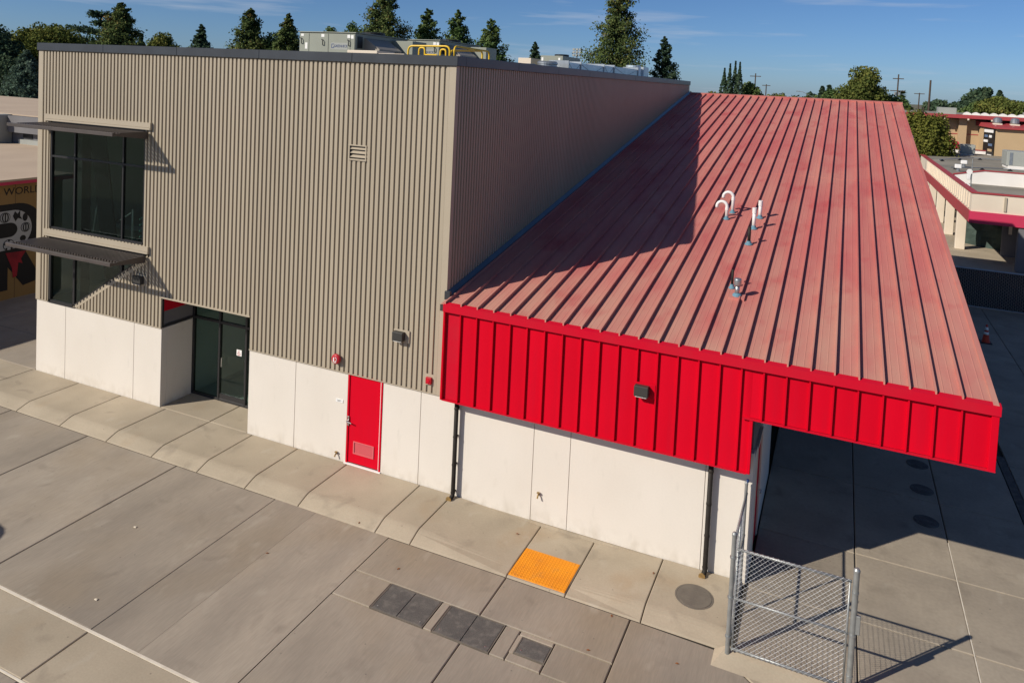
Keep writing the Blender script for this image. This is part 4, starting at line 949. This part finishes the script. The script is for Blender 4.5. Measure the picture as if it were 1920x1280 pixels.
MB().tube([(13.45, 60, 0), (13.45, 60, 5.9)], .06, 8).build('post', 'pvc_white', o); MB().lathe([(.12, 0), (.16, .2), (.1, .4)], (13.4, 60, 5.85), 'z', 10).build('dome', 'pvc_white', o)
# green windscreen panels
o = thing('windscreen_fence', (17, 42, 0), 'green fabric windscreen fence sagging between the columns', 'fence')
m = MB(); n_ = 14
for i in range(n_):
    for j in range(5):
        def q(a, b):
            u = a/n_; zz_ = 1.75*b/5; return (15.5+3.6*u, 43.5-2.6*u+.12*math.sin(u*14+b), zz_+.25*(1-u)*math.sin(b/5*3.14)*0+ (0.15*math.sin(u*9) if b == 5 else 0))
        m.quad(q(i, j), q(i+1, j), q(i+1, j+1), q(i, j+1))
for i in range(6):
    for j in range(3): pass
m.build('fabric', 'green_screen', o)
MB().box(19.0, 26, 38.9, 38.93, 0, 1.75).build('fabric', 'green_screen', o)
for x, y in ((15.5, 43.5), (19.05, 40.9), (19.05, 38.9), (22.5, 38.9)): MB().tube([(x, y, 0), (x, y, 1.95)], .04, 8).build('post', 'wood_pole', o)
# the tan gym behind
G = thing('gym_building', (26, 85, 0), 'big tan gym with red roof edge behind the flat roof', 'building')
MB().box(14.5, 60, 78, 100, 0, 7.6).build('wall', 'tan_stucco', G)
MB().prism([(14.0, 76.6, 7.75), (60, 76.6, 7.75), (60, 76.6, 8.05), (14.0, 76.6, 8.05)], (0, 24, 0)).build('roof', 'grey_roofing', G)
MB().box(13.95, 60, 76.5, 76.6, 7.72, 8.1).build('roof_edge', 'roof_red', G)
MB().box(19.0, 19.75, 77.4, 78, 0, 7.7).build('pilaster', 'tan_stucco', G)
MB().box(17.0, 17.3, 77.4, 78, 0, 7.7).build('pilaster', 'tan_stucco', G)
for a, b in ((17.3, 19.0), (19.75, 20.9)): MB().box(a, b, 77.96, 78, 6.0, 6.08).build('stripe', 'roof_red', G)
for x in (15.5, 17.6, 19.7, 21.8, 23.9, 26): MB().box(x-.08, x+.08, 76.45, 76.5, 7.55, 7.72).build('rafter_end', 'cream_wall', G)
MB().prism([(20.9, 78, 0), (20.9, 78, 7.0), (21.9, 74.2, 6.9), (21.9, 74.2, 0)], (.2, 0, 0)).build('annex_side_wall', 'tan_stucco', G)
MB().box(22.1, 60, 74.2, 78, 0, 6.85).build('annex_wall', 'tan_stucco', G)
MB().prism([(20.6, 78, 7.05), (21.7, 73.8, 6.9), (60, 73.8, 6.9), (60, 78, 7.4), (20.6, 78, 7.4)], (0, 0, .16)).build('annex_roof', 'roof_red', G)
MB().prism([(20.9, 77.9, 7.23), (21.9, 74.1, 7.08), (60, 74.1, 7.08), (60, 77.9, 7.58)], (0, 0, .02)).build('annex_roof_top', 'grey_roofing', G)
o = thing('wall_banner', (21.5, 74.9, 4.2), 'tall dark banner board with printed panels on the tan gym', 'banner')
def bq(a, b, z0, z1, mt, nm, off):
    P0, P1 = Vector((21.02, 77.5)), Vector((21.86, 74.3)); d = (P1-P0); p = P0+d*a; q = P0+d*b
    nn = Vector((d.y, -d.x)).normalized()*off
    MB().prism([(p.x+nn.x, p.y+nn.y, z0), (q.x+nn.x, q.y+nn.y, z0), (q.x+nn.x, q.y+nn.y, z1), (p.x+nn.x, p.y+nn.y, z1)], (nn.normalized().x*.04, nn.normalized().y*.04, 0)).build(nm, mt, o)
bq(.3, 1.0, 3.9, 6.8, 'black', 'board', .06)
bq(.36, .94, 6.45, 6.75, 'label_white', 'printed_panel', .12); 
for a, b, z0, mt in ((.4, .6, 5.95, 'canvas'), (.7, .86, 5.95, 'label_white'), (.36, .62, 5.45, 'label_white'), (.68, .92, 5.1, 'canvas'), (.66, .92, 4.55, 'tan_stucco'), (.66, .92, 4.0, 'label_white')):
    bq(a, b, z0, z0+.25, mt, 'printed_panel', .12)
for x, lab in ((22.2, 'left round metal turbine vent on the tan gym annex'), (23.7, 'right round metal turbine vent on the tan gym annex')):
    o = thing('turbine_vent', (x, 76, 7.3), lab, 'vent'); MB().cbox(x-.4, x+.4, 75.6, 76.4, 7.2, 7.4, .02).build('base', 'cream_wall', o); MB().lathe([(.3, 0), (.42, .1), (.42, .4), (.3, .55), (.1, .62)], (x, 76, 7.4), 'z', 14).build('turbine', 'galvanised', o)
for x0, x1, z1, lab in ((17.2, 18.9, 8.75, 'grey box on the gym roof at its left end'), (25.2, 27, 8.6, 'grey box on the gym roof at the right edge')):
    o = MB().cbox(x0, x1, 79, 81, 8.05, z1, .02).build('roof_box', 'hvac_grey', None, loc=((x0+x1)/2, 80, 8.05)); tag(o, lab, 'box', 'boxes on the gym roof')
for i in range(9):
    x = 19.6+i*.82; o = MB().prism([(x, 79, 8.05), (x+.7, 79, 8.05), (x+.62, 79, 8.25), (x+.35, 79, 8.38), (x+.08, 79, 8.25)], (0, 1.2, 0)).build('skylight', 'white_wall', None, loc=(x+.35, 79.6, 8.05))
    tag(o, ('first', 'second', 'third', 'fourth', 'fifth', 'sixth', 'seventh', 'eighth', 'ninth')[i]+' small white skylight from the left along the gym roof', 'skylight', 'skylights on the gym roof')

# ================================================================== LEFT BACKGROUND
Mb = thing('mural_building', (-26, 5, 0), 'gold walled building with painted letter mural and tan flat roof', 'building')
MX = -21.2
MB().box(-36, MX, -6, 12, -.2, 4.5).build('wall', 'gold_stucco', Mb)
MB().box(-36, MX+.35, -6.3, 12, 4.62, 4.70).build('roof', 'tan_roofing', Mb)
MB().box(-36, MX+.36, -6.32, 12, 4.50, 4.618).build('eave_band', 'pink_red', Mb)
for y in (.8, 2.3, 4.12, 5.9, 8): MB().box(MX, MX+.004, y-.006, y+.006, 0, 4.5).build('wall_joint', 'bark', Mb)
def mpoly(pts, mt, nm, off): MB().prism([(MX+off, p[0], p[1]) for p in pts], (.006, 0, 0)).build(nm, mt, Mb)
def arc(cy, cz, ry, rz, a0, a1, n=16): return [(cy+ry*math.cos(R(a0+(a1-a0)*i/n)), cz+rz*math.sin(R(a0+(a1-a0)*i/n))) for i in range(n+1)]
# big letter R: black block, white bowl with balls, black counter, red splash
mpoly([(1.0, .35), (1.0, 3.7), (4.2, 3.7)]+arc(4.2, 2.75, 1.0, .95, 85, -40, 14)+[(4.55, 1.75), (5.2, .55), (4.45, .42), (4.05, .98), (3.85, 1.25), (3.85, .36)], 'mural_black', 'mural_letter', .004)
mpoly([(1.6, 1.95), (1.6, 3.42), (4.1, 3.45)]+arc(4.05, 2.7, .72, .75, 85, -85, 16)+[(3.6, 1.92)], 'mural_white', 'mural_letter_fill', .012)
mpoly([(1.9, 2.42), (1.9, 2.98), (3.9, 2.98)]+arc(3.9, 2.7, .3, .28, 80, -80, 10)+[(3.8, 2.42)], 'mural_black', 'mural_letter_counter', .02)
mpoly([(3.75, 1.82), (4.55, 1.78), (4.35, 1.5), (4.42, 1.3), (4.25, 1.38), (4.2, .85), (4.05, .8), (4.0, 1.2)], 'mural_red', 'mural_splash', .02)
def ball(cy, cz, r, kind):
    mpoly(arc(cy, cz, r, r, 0, 360, 20)[:-1], 'mural_black', 'mural_ball', .02); mpoly(arc(cy, cz, r*.88, r*.88, 0, 360, 20)[:-1], 'mural_white', 'mural_ball_face', .028)
    if kind == 's':
        mpoly(arc(cy, cz, r*.32, r*.32, 18, 378, 5)[:-1], 'mural_black', 'mural_ball_mark', .036)
        for k in range(5):
            a = 90+72*k; mpoly(arc(cy+r*.75*math.cos(R(a)), cz+r*.75*math.sin(R(a)), r*.2, r*.2, 0, 360, 5)[:-1], 'mural_black', 'mural_ball_mark', .036)
    else:
        for dx in (-.45, 0, .45):
            p = [(cy+r*dx*math.cos(t)*1.2-.02, cz+r*.85*math.sin(t)) for t in [R(-80+20*i) for i in range(9)]]
            mpoly(p+[(a+.045, b) for a, b in p[::-1]], 'mural_black', 'mural_ball_mark', .036)
ball(3.72, 3.2, .2, 'v'); ball(3.87, 2.12, .22, 's'); ball(4.52, 2.72, .19, 'v'); ball(2.6, 3.2, .2, 's')
mpoly([(4.02, 3.22), (4.1, 3.4), (4.2, 3.28), (4.3, 3.42), (4.3, 3.2), (4.38, 3.05), (4.22, 3.12), (4.12, 3.0)], 'mural_black', 'mural_player', .02)
mpoly(arc(4.5, 3.12, .1, .16, 0, 360, 14)[:-1], 'mural_black', 'mural_racket', .02)
mpoly(arc(4.42, 2.3, .12, .12, 0, 360, 12)[:-1], 'mural_black', 'mural_ball_mark', .02)
o = lettering('WORLD', .40, 'mural_black', Mb, (MX+.01, 4.42, 4.17), (R(90), 0, R(90)), 'mural_lettering', sx=1.02); o.rotation_euler = (R(90), 0, R(90))
# building behind it; its shade is put into the grey wall colour
Nb = thing('neighbour_building', (-40, 20, 0), 'flat roofed building behind the mural building, shade painted into its grey walls', 'building')
MB().box(-60, -24, 12.05, 24, 0, 5.3).build('wall', 'grey_wall', Nb)
MB().box(-60, -34, 11.2, 24, 5.32, 6.05).build('roof_band', 'hvac_grey', Nb)
MB().box(-33.6, -24, 11.7, 24, 5.32, 6.2).build('roof_band', 'grey_wall', Nb)
MB().box(-60, -24, 12, 24.2, 6.21, 6.28).build('roof', 'tan_roofing', Nb)
MB().box(-34.3, -33.7, 10.9, 12, 4.7, 6.25).build('downspout_box', 'hvac_grey', Nb)
for i in range(5): MB().box(-32.8+i*1.5, -32+i*1.5, 12.02, 12.05, 5.0, 5.25).build('window', 'black', Nb)
MB().box(-33, -25, 11.9, 12.04, 3.6, 4.95).build('wall_panel', 'hvac_grey', Nb)
Fb = thing('far_building', (-60, 32, 0), 'pale flat roofed building at the far left under the trees', 'building')
MB().box(-90, -50, 26, 40, 0, 4.5).build('wall', 'tan_stucco', Fb); MB().box(-90.3, -49.7, 25.7, 40.3, 4.52, 4.75).build('roof', 'tan_roofing', Fb); MB().box(-90.3, -49.7, 25.6, 25.69, 4.5, 4.78).build('roof_edge', 'white_wall', Fb)
o = thing('camera_post', (-59.3, 30, 4.75), 'small white camera post standing on the far left roof', 'post')  # post carries a camera head, no lamp
MB().tube([(-59.3, 30, 4.7), (-59.3, 30, 5.7)], .05, 8).build('post', 'pvc_white', o); MB().cbox(-59.65, -59.25, 29.9, 30.1, 5.5, 5.72, .03).build('camera_head', 'pvc_white', o)

# invented sunshade out of view, added to cast the round shadow on the yard
ux, uy, uh = -7.23-.985*2.5, -5.75-1.182*2.5, 2.5
o = thing('added_parasol', (ux, uy, YZ), 'added unseen round sunshade casting the shadow at the left edge of the yard', 'added_parasol')
MB().tube([(ux, uy, YZ), (ux, uy, uh)], .025, 8).build('pole', 'steel', o); MB().lathe([(.66, uh-.2), (.45, uh-.05), (.05, uh+.06)], (ux, uy, 0), 'z', 16).build('canopy', 'canvas', o); MB().lathe([(.25, 0), (.25, .06), (.04, .1)], (ux, uy, YZ), 'z', 14).build('base', 'black', o)

# ================================================================== POLES
def pole(x, y, h, arms, label, r=.16):
    o = thing('utility_pole', (x, y, -.26), label, 'pole', 'distant utility poles')
    MB().tube([(x, y, -.26), (x, y, h)], [r, r*.7], 8).build('post', 'wood_pole', o)
    for z, w in arms: MB().box(x-w, x+w, y-.06, y+.06, z-.08, z+.08).build('crossarm', 'wood_pole', o)
    if len(arms) > 1:
        for s in (-1, 1): MB().lathe([(.18, 0), (.2, .5), (.14, .55)], (x+s*.35, y-.2, arms[1][0]-.8), 'z', 8).build('transformer', 'galv_pipe', o)
pole(-9.27, 150, 13.5, [(12.9, 1.1), (10.6, 1.0)], 'tall utility pole just right of the cypress clump')
pole(-8.83, 170, 11.6, [(11.3, .9)], 'shorter utility pole right of the one by the cypresses')
pole(16.57, 140, 14.0, [(13.2, .9), (11.0, 1.2)], 'utility pole with two crossarms right of the big pine')
pole(20.83, 130, 12.9, [], 'bare dark pole rising behind the large bush', .2)
pole(22.5, 170, 11.1, [(10.9, 1.0)], 'short utility pole between the palm and bare pole')
o = thing('street_light', (.05, 150, -.26), 'thin street light arm over the red roof ridge', 'street light')
MB().tube([(2.6, 150, -.26), (2.6, 150, 8.9), (.05, 150, 10.1), (-.6, 150, 10.15)], .06, 6).build('pole', 'galv_pipe', o); MB().cbox(-1.2, -.5, 149.8, 150.2, 10.1, 10.25, .03).build('lamp_head', 'galv_pipe', o)
o = thing('floodlight_mast', (-52, 160, -.26), 'floodlight mast seen above the small rooftop unit', 'mast')
MB().tube([(-52, 160, -.26), (-52, 160, 18)], [.25, .15], 8).build('pole', 'galv_pipe', o)
for i in range(3):
    for j in range(3): MB().cbox(-53+i*.8, -52.4+i*.8, 159.6, 160, 16.3+j*.7, 16.8+j*.7, .04).build('floodlight', 'hvac_grey', o)

# ================================================================== TREES
def leaf_mesh(name, C, size, tone, mt, nrm=None, asp=1.0):
    n = len(C); rs = np.random.RandomState(n)
    a = rs.normal(size=(n, 3))
    if nrm is not None: a = a*.75+nrm*1.0
    a /= np.linalg.norm(a, axis=1)[:, None]
    b = np.cross(a, rs.normal(size=(n, 3))); b /= np.linalg.norm(b, axis=1)[:, None]; c = np.cross(a, b)
    s = (size*(.55+.9*rs.rand(n)))[:, None]*.5
    V = np.stack([C-b*s*asp, C+c*s, C+b*s*asp, C-c*s*.8], 1).reshape(-1, 3)
    me = bpy.data.meshes.new(name); me.vertices.add(4*n); me.vertices.foreach_set('co', V.ravel().astype('f'))
    me.loops.add(4*n); me.loops.foreach_set('vertex_index', np.arange(4*n, dtype='i'))
    me.polygons.add(n); me.polygons.foreach_set('loop_start', np.arange(0, 4*n, 4, dtype='i')); me.polygons.foreach_set('loop_total', np.full(n, 4, dtype='i'))
    me.update(); me.validate()
    at = me.attributes.new('tone', 'FLOAT', 'FACE'); at.data.foreach_set('value', np.clip(tone, 0, 1).astype('f'))
    me.materials.append(MATS[mt]); return me
def tree(kind, x, y, ztop, w, label, mt, seed, zb=-.26):
    rs = np.random.RandomState(seed); h = ztop-zb; d = math.hypot(x-7.8, y+14.7)
    names = {'redwood': 'redwood_tree', 'conifer': 'conifer_tree', 'spruce': 'spruce_tree', 'broad': 'broadleaf_tree', 'maple': 'maple_tree', 'round': 'round_tree', 'pine': 'pine_tree', 'cedar': 'cedar_tree', 'cypress': 'cypress_tree', 'willow': 'willow_tree'}
    o = thing(names[kind], (x, y, zb), label, 'tree', 'trees around the school')
    s = max(.15, .0024*d); R0 = w/2; pts, nrm, tone, limbs = [], [], [], []
    if kind in ('redwood', 'conifer', 'spruce'):
        nb = {'redwood': 130, 'conifer': 105, 'spruce': 140}[kind]
        lead = h*.04
        for i in range(nb):
            t = .06+.93*((i+.5)/nb)**.9
            if kind == 'redwood': rad = R0*min(1, ((1-t)*1.75))**.75*rs.uniform(.55, 1.12)
            elif kind == 'conifer': rad = R0*min(1, ((1-t)*1.35+.02))**.85*rs.uniform(.6, 1.1)
            else: rad = R0*((1-t)**.75)*rs.uniform(.75, 1.08)
            az = i*2.39996+rs.uniform(-.5, .5); z0 = h*t; droop = {'redwood': -.05, 'conifer': .12, 'spruce': -.32}[kind]
            nl = int(46+rad*84/max(s*3, .3)); ck = rs.uniform(-.18, .18)
            u = rs.beta(2.1, 1.15, nl); cz = rad*(.28+.2*rs.rand())
            px = np.cos(az)*rad*u; py = np.sin(az)*rad*u; pz = z0+droop*rad*u+ (.25*rad*u*u if kind != 'spruce' else 0)
            j = rs.normal(size=(nl, 3))*np.array([.22, .22, .17])*max(rad*.75, s*.9)
            P = np.stack([px, py, pz], 1)+j; pts.append(P); q = P.copy(); q[:, 2] = .4*R0; nrm.append(q/ (np.linalg.norm(q, axis=1)[:, None]+1e-6))
            tone.append(.38+ck+.25*rs.normal(size=nl)*.6+(.25 if rs.rand() < .1 and kind == 'redwood' else 0))
            if i % 5 == 0 and rad > s: limbs.append(([(0, 0, z0-.1*rad), (px.mean()*.9, py.mean()*.9, z0+droop*rad*.5)], .03+.012*rad))
        tr = .018*h+.05
    elif kind == 'cypress':
        n = 1500; t = rs.rand(n)**.9; prof = np.sin(np.clip(t*.93+.07, 0, 1)**.55*math.pi)**.7*.55+.5*(1-t); prof = np.minimum(prof, 1)*(1-t**8)
        a = rs.rand(n)*2*math.pi; r_ = R0*prof*np.sqrt(rs.rand(n)*.6+.4); P = np.stack([np.cos(a)*r_, np.sin(a)*r_, h*(.04+.96*t)], 1)
        pts.append(P); q = P.copy(); q[:, 2] = .1; nrm.append(q/(np.linalg.norm(q, axis=1)[:, None]+1e-6)); tone.append(.35+.2*rs.normal(size=n)); tr = .12
    elif kind == 'cedar':
        for i in range(9):
            t = .35+.64*i/8; z0 = h*t; rad = R0*(1.0 if i < 6 else (.85, .6, .35)[i-6])
            for k in range(5):
                az = rs.rand()*6.28; ln = rad*rs.uniform(.55, 1.15); nl = 170; u = rs.beta(2, 1.2, nl)
                P = np.stack([np.cos(az)*ln*u+rs.normal(size=nl)*ln*.2, np.sin(az)*ln*u+rs.normal(size=nl)*ln*.2, z0+.18*ln*u+rs.normal(size=nl)*.025*h*.5], 1)
                pts.append(P); q = np.tile([0, 0, 1.], (nl, 1)); nrm.append(q); tone.append(.3+.2*rs.normal(size=nl)); limbs.append(([(0, 0, z0-.25), (np.cos(az)*ln*.9, np.sin(az)*ln*.9, z0+.12*ln)], .07))
        tr = .3
    else:
        nc = {'broad': 46, 'maple': 80, 'round': 46, 'pine': 60, 'willow': 110}[kind]
        zlo = {'broad': .38, 'maple': .42, 'round': .2, 'pine': .35, 'willow': .06}[kind]
        if h > 2.2*w: zlo = max(zlo, .45)
        for i in range(nc):
            v = rs.normal(size=3); v /= np.linalg.norm(v); rr = rs.rand()**.4*(.86 if kind != 'pine' else 1.0)
            zz_ = .5+.5*v[2]*rr; ww = 1.0 if kind != 'pine' else .85
            taper = 1-.35*max(0, zz_-.5)*2 if kind in ('broad', 'maple', 'willow') else 1-.25*zz_
            cx_, cy_, cz_ = v[0]*rr*R0*.82*taper, v[1]*rr*R0*.82*taper, h*(zlo+(1-zlo)*(.06+.86*zz_))
            cr = R0*rs.uniform(.2, .36)*(1.0 if kind != 'maple' else .75); crz = min(cr*1.1, h*(1-zlo)*.2); nl = int(np.clip(20*(cr/s)**2, 100, 640))
            dv = rs.normal(size=(nl, 3)); dv /= np.linalg.norm(dv, axis=1)[:, None]; q = dv*(rs.rand(nl, 1)**.35)
            if kind == 'willow': q[:, 2] = q[:, 2]*1.5-.3
            P = np.array([cx_, cy_, cz_])+q*np.array([cr, cr, crz]); P[:, 2] = np.minimum(P[:, 2], h)
            pts.append(P); nrm.append(dv); tone.append(.42+rs.uniform(-.16, .2)+.17*rs.normal(size=nl))
            if i % 4 == 0: limbs.append(([(0, 0, h*zlo*.8), (cx_*.4, cy_*.4, (h*zlo+cz_)*.5), (cx_*.9, cy_*.9, cz_)], .05+.012*w))
        tr = .05*w+.08
    C = np.concatenate(pts); Nn = np.concatenate(nrm); T = np.concatenate(tone)
    if kind == 'cedar': asp = 1.4
    else: asp = 1.0
    me = leaf_mesh('crown', C, s, T, mt, Nn, asp); cr_o = bpy.data.objects.new('crown', me); col.objects.link(cr_o); cr_o.parent = o
    m = MB().tube([(0, 0, 0), (.0, 0, h*.4), (0, 0, h*.92)], [tr, tr*.72, tr*.12], 8); t_o = bpy.data.objects.new('trunk', m.mesh('trunk', 'bark')); col.objects.link(t_o); t_o.parent = o
    if limbs:
        m = MB()
        for pth, r_ in limbs: m.tube(pth, [r_]+[r_*.5]*(len(pth)-2)+[r_*.2], 5)
        l_o = bpy.data.objects.new('limbs', m.mesh('limbs', 'bark')); col.objects.link(l_o); l_o.parent = o
T_ = [
 ('broad', -83.9, 42, 13.3, 4.7, 'dark broadleaf tree cut by the left edge of the picture', 'leaf_dark'),
 ('maple', -89.0, 52, 14.9, 7.9, 'large olive green maple behind the left corner of the roof', 'leaf_olive'),
 ('spruce', -71.8, 38, 10.4, 6.4, 'blue green spruce with drooping branches beside the left wall', 'leaf_blue'),
 ('broad', -80.5, 40, 9.6, 7.6, 'dark dense tree below the maple at the left edge', 'leaf_dark'),
 ('cedar', -89.4, 60, 16.2, 6.6, 'flat layered cedar with open branches left of the dense redwood', 'leaf_dark'),
 ('broad', -94.3, 62, 13.7, 5.4, 'low tree under the layered cedar', 'leaf_green'),
 ('redwood', -78.8, 55, 17.4, 4.6, 'tall dense pointed conifer over the left part of the roof', 'leaf_redwood'),
 ('conifer', -98.8, 75, 14.6, 2.0, 'small pointed conifer right of the tall dense one', 'leaf_dark'),
 ('broad', -94.0, 75, 15.4, 4.4, 'roundish olive tree alone above the left roof edge', 'leaf_olive'),
 ('broad', -88.6, 75, 13.3, 3.0, 'low bush top left of the narrow conifer', 'leaf_olive'),
 ('conifer', -85.5, 75, 16.2, 3.4, 'narrow conifer between the olive tree and tall redwood', 'leaf_dark'),
 ('redwood', -71.0, 70, 18.3, 4.2, 'tall pointed redwood left of the rooftop units', 'leaf_redwood'),
 ('broad', -75.7, 72, 13.0, 2.6, 'low bush top at the foot of the pointed redwood', 'leaf_green'),
 ('broad', -69.2, 72, 15.6, 3.6, 'bushy tree between two redwoods left of the units', 'leaf_green'),
 ('redwood', -64.1, 70, 17.6, 3.6, 'round topped redwood right beside the left rooftop unit', 'leaf_redwood'),
 ('broad', -64.2, 80, 17.4, 3.6, 'treetop showing over the middle of the left rooftop unit', 'leaf_green'),
 ('broad', -58.8, 78, 17.7, 3.0, 'treetop showing over the right end of the left unit', 'leaf_green'),
 ('redwood', -42.9, 62, 19.8, 5.0, 'very tall wide redwood rising between the two rooftop units', 'leaf_redwood'),
 ('broad', -47.9, 66, 16.0, 3.4, 'smaller tree at the left side of the very tall redwood', 'leaf_redwood'),
 ('conifer', -40.4, 68, 18.1, 3.8, 'first of three even conifers behind the yellow rails', 'leaf_green'),
 ('conifer', -36.1, 68, 17.9, 4.0, 'middle of three even conifers behind the yellow rails', 'leaf_green'),
 ('conifer', -30.6, 66, 16.7, 4.2, 'right of three even conifers behind the yellow rails', 'leaf_green'),
 ('conifer', -34.6, 90, 15.5, 2.5, 'little conifer left of the small rooftop unit', 'leaf_dark'),
 ('redwood', -10.1, 48, 18.8, 3.3, 'huge shaggy redwood behind the ducts, tallest in the picture', 'leaf_redwood'),
 ('conifer', -6.5, 50, 13.9, 2.3, 'small dark conifer right of the huge redwood', 'leaf_dark'),
 ('cypress', -11.3, 120, 13.4, 1.7, 'leftmost of four columnar cypresses above the red roof', 'leaf_dark'),
 ('cypress', -10.4, 120, 14.2, 1.5, 'second of four columnar cypresses above the red roof', 'leaf_dark'),
 ('cypress', -9.8, 122, 14.8, 1.4, 'third and tallest of four columnar cypresses', 'leaf_dark'),
 ('cypress', -8.8, 120, 14.5, 1.7, 'rightmost of four columnar cypresses above the red roof', 'leaf_dark'),
 ('broad', -7.3, 125, 12.0, 3.0, 'round green tree touching the cypress clump', 'leaf_green'),
 ('broad', -15.3, 130, 9.9, 4.6, 'low green tree between the tan wall and cypresses', 'leaf_yellow'),
 ('broad', -17.6, 118, 9.9, 3.4, 'low green tree right behind the end of the tan wall', 'leaf_olive'),
 ('broad', -4.6, 150, 9.9, 5.0, 'low yellowish tree right of the short utility pole', 'leaf_yellow'),
 ('broad', -1.0, 160, 9.6, 6.0, 'low olive tree under the street light', 'leaf_olive'),
 ('round', 0.9, 170, 11.0, 2.6, 'small round dark tree standing over the ridge', 'leaf_dark'),
 ('conifer', 2.7, 190, 11.9, 2.2, 'left of two tiny far conifers over the ridge', 'leaf_dark'),
 ('conifer', 4.3, 190, 12.3, 2.2, 'right of two tiny far conifers over the ridge', 'leaf_dark'),
 ('broad', 5.7, 150, 11.2, 5.4, 'bushy green tree left of the big round pine', 'leaf_green'),
 ('pine', 10.4, 115, 14.3, 6.6, 'big round bright green pine above the roof ridge', 'leaf_olive'),
 ('broad', 14.6, 120, 10.5, 4.8, 'low green tree between the big pine and two-arm pole', 'leaf_green'),
 ('broad', 8.6, 130, 10.0, 4.6, 'low green tree at the left foot of the big pine', 'leaf_green'),
 ('willow', 14.9, 69, 9.5, 4.9, 'large feathery yellow green tree beside the right roof edge', 'leaf_yellow'),
 ('broad', 31.5, 230, 10.6, 4.4, 'far tree just right of the bare pole', 'leaf_dark'),
 ('broad', 39.3, 260, 9.8, 4.6, 'far hazy tree above the left end of the gym', 'leaf_dark'),
 ('broad', 36.4, 270, 10.5, 4.4, 'far tree behind the gym roof box', 'leaf_dark'),
 ('pine', 48.5, 280, 14.2, 8.6, 'far dark conifer mass left half above the gym', 'leaf_dark'),
 ('pine', 49.0, 270, 15.5, 5.4, 'highest far dark tree above the gym', 'leaf_dark'),
 ('round', 43.4, 260, 12.4, 6.0, 'far rounded dark tree left of the highest one', 'leaf_dark'),
 ('conifer', 57.7, 300, 14.4, 3.0, 'far thin pointed conifer near the right edge', 'leaf_dark'),
 ('pine', 51.5, 260, 12.1, 7.0, 'far dark tree right of the highest one', 'leaf_dark'),
 ('broad', 48.0, 230, 11.6, 9.4, 'wide bright green far tree over the gym vents', 'leaf_olive'),
 ('broad', 53.5, 240, 10.7, 6.6, 'green far tree at the right edge of the picture', 'leaf_olive'),
 ('broad', 40.5, 250, 10.0, 6.4, 'low far tree above the gym skylights', 'leaf_dark'),
 ('broad', 44.6, 245, 10.2, 7.8, 'low far tree right of the gym skylights', 'leaf_green'),
]
for i, (k, x, y, zt, w, lab, mt) in enumerate(T_): tree(k, x, y, zt, w*{'broad': 1.9, 'cypress': 1.9, 'pine': 1.3, 'willow': 1.4, 'maple': 1.6, 'redwood': 2.0, 'spruce': 1.5, 'cedar': 1.6, 'round': 1.7}.get(k, 2.3), lab, mt, 100+i)
# palm
o = thing('palm_tree', (21.0, 200, -.26), 'small distant fan palm beside the two-arm pole', 'tree')
MB().tube([(21, 200, -.26), (21, 200, 10.8)], [.3, .22], 8).build('trunk', 'bark', o)
fr_ = MB()
for i in range(40):
    a, e = i*2.4, -.9+1.8*(i/40); d = Vector((math.cos(a)*math.cos(e), math.sin(a)*math.cos(e), math.sin(e))); s_2 = Vector((-math.sin(a), math.cos(a), 0))*.35
    c0 = Vector((21, 200, 10.9)); fr_.add([c0, c0+d*.9+s_2, c0+d*1.5, c0+d*.9-s_2], [(0, 1, 2, 3)])
fo = fr_.build('crown', 'bark', o); fo.data.materials[0] = MATS['leaf_olive']
# red flowering shrubs by the gym
for i, (x, y, lab) in enumerate(((15.2, 70.5, 'red flowering shrub below the feathery tree'), (18.2, 76.6, 'red flowering hedge against the tan gym wall'))):
    rs = np.random.RandomState(50+i); n_ = 500; o = thing('flowering_shrub', (x, y, 0), lab, 'shrub', 'red shrubs by the gym')
    C = rs.normal(size=(n_, 3)); C /= np.linalg.norm(C, axis=1)[:, None]; C *= rs.rand(n_, 1)**.4; C = C*np.array([.95, .6, .7])+np.array([0, 0, 4.75])
    me = leaf_mesh('blossom', C, .3, rs.rand(n_), 'leaf_olive', None); me.materials[0] = MATS['flower_red']; b_ = bpy.data.objects.new('blossom', me); col.objects.link(b_); b_.parent = o
    MB().tube([(x, y, -.2), (x, y, 4.6)], .1, 6).build('stem', 'bark', o)
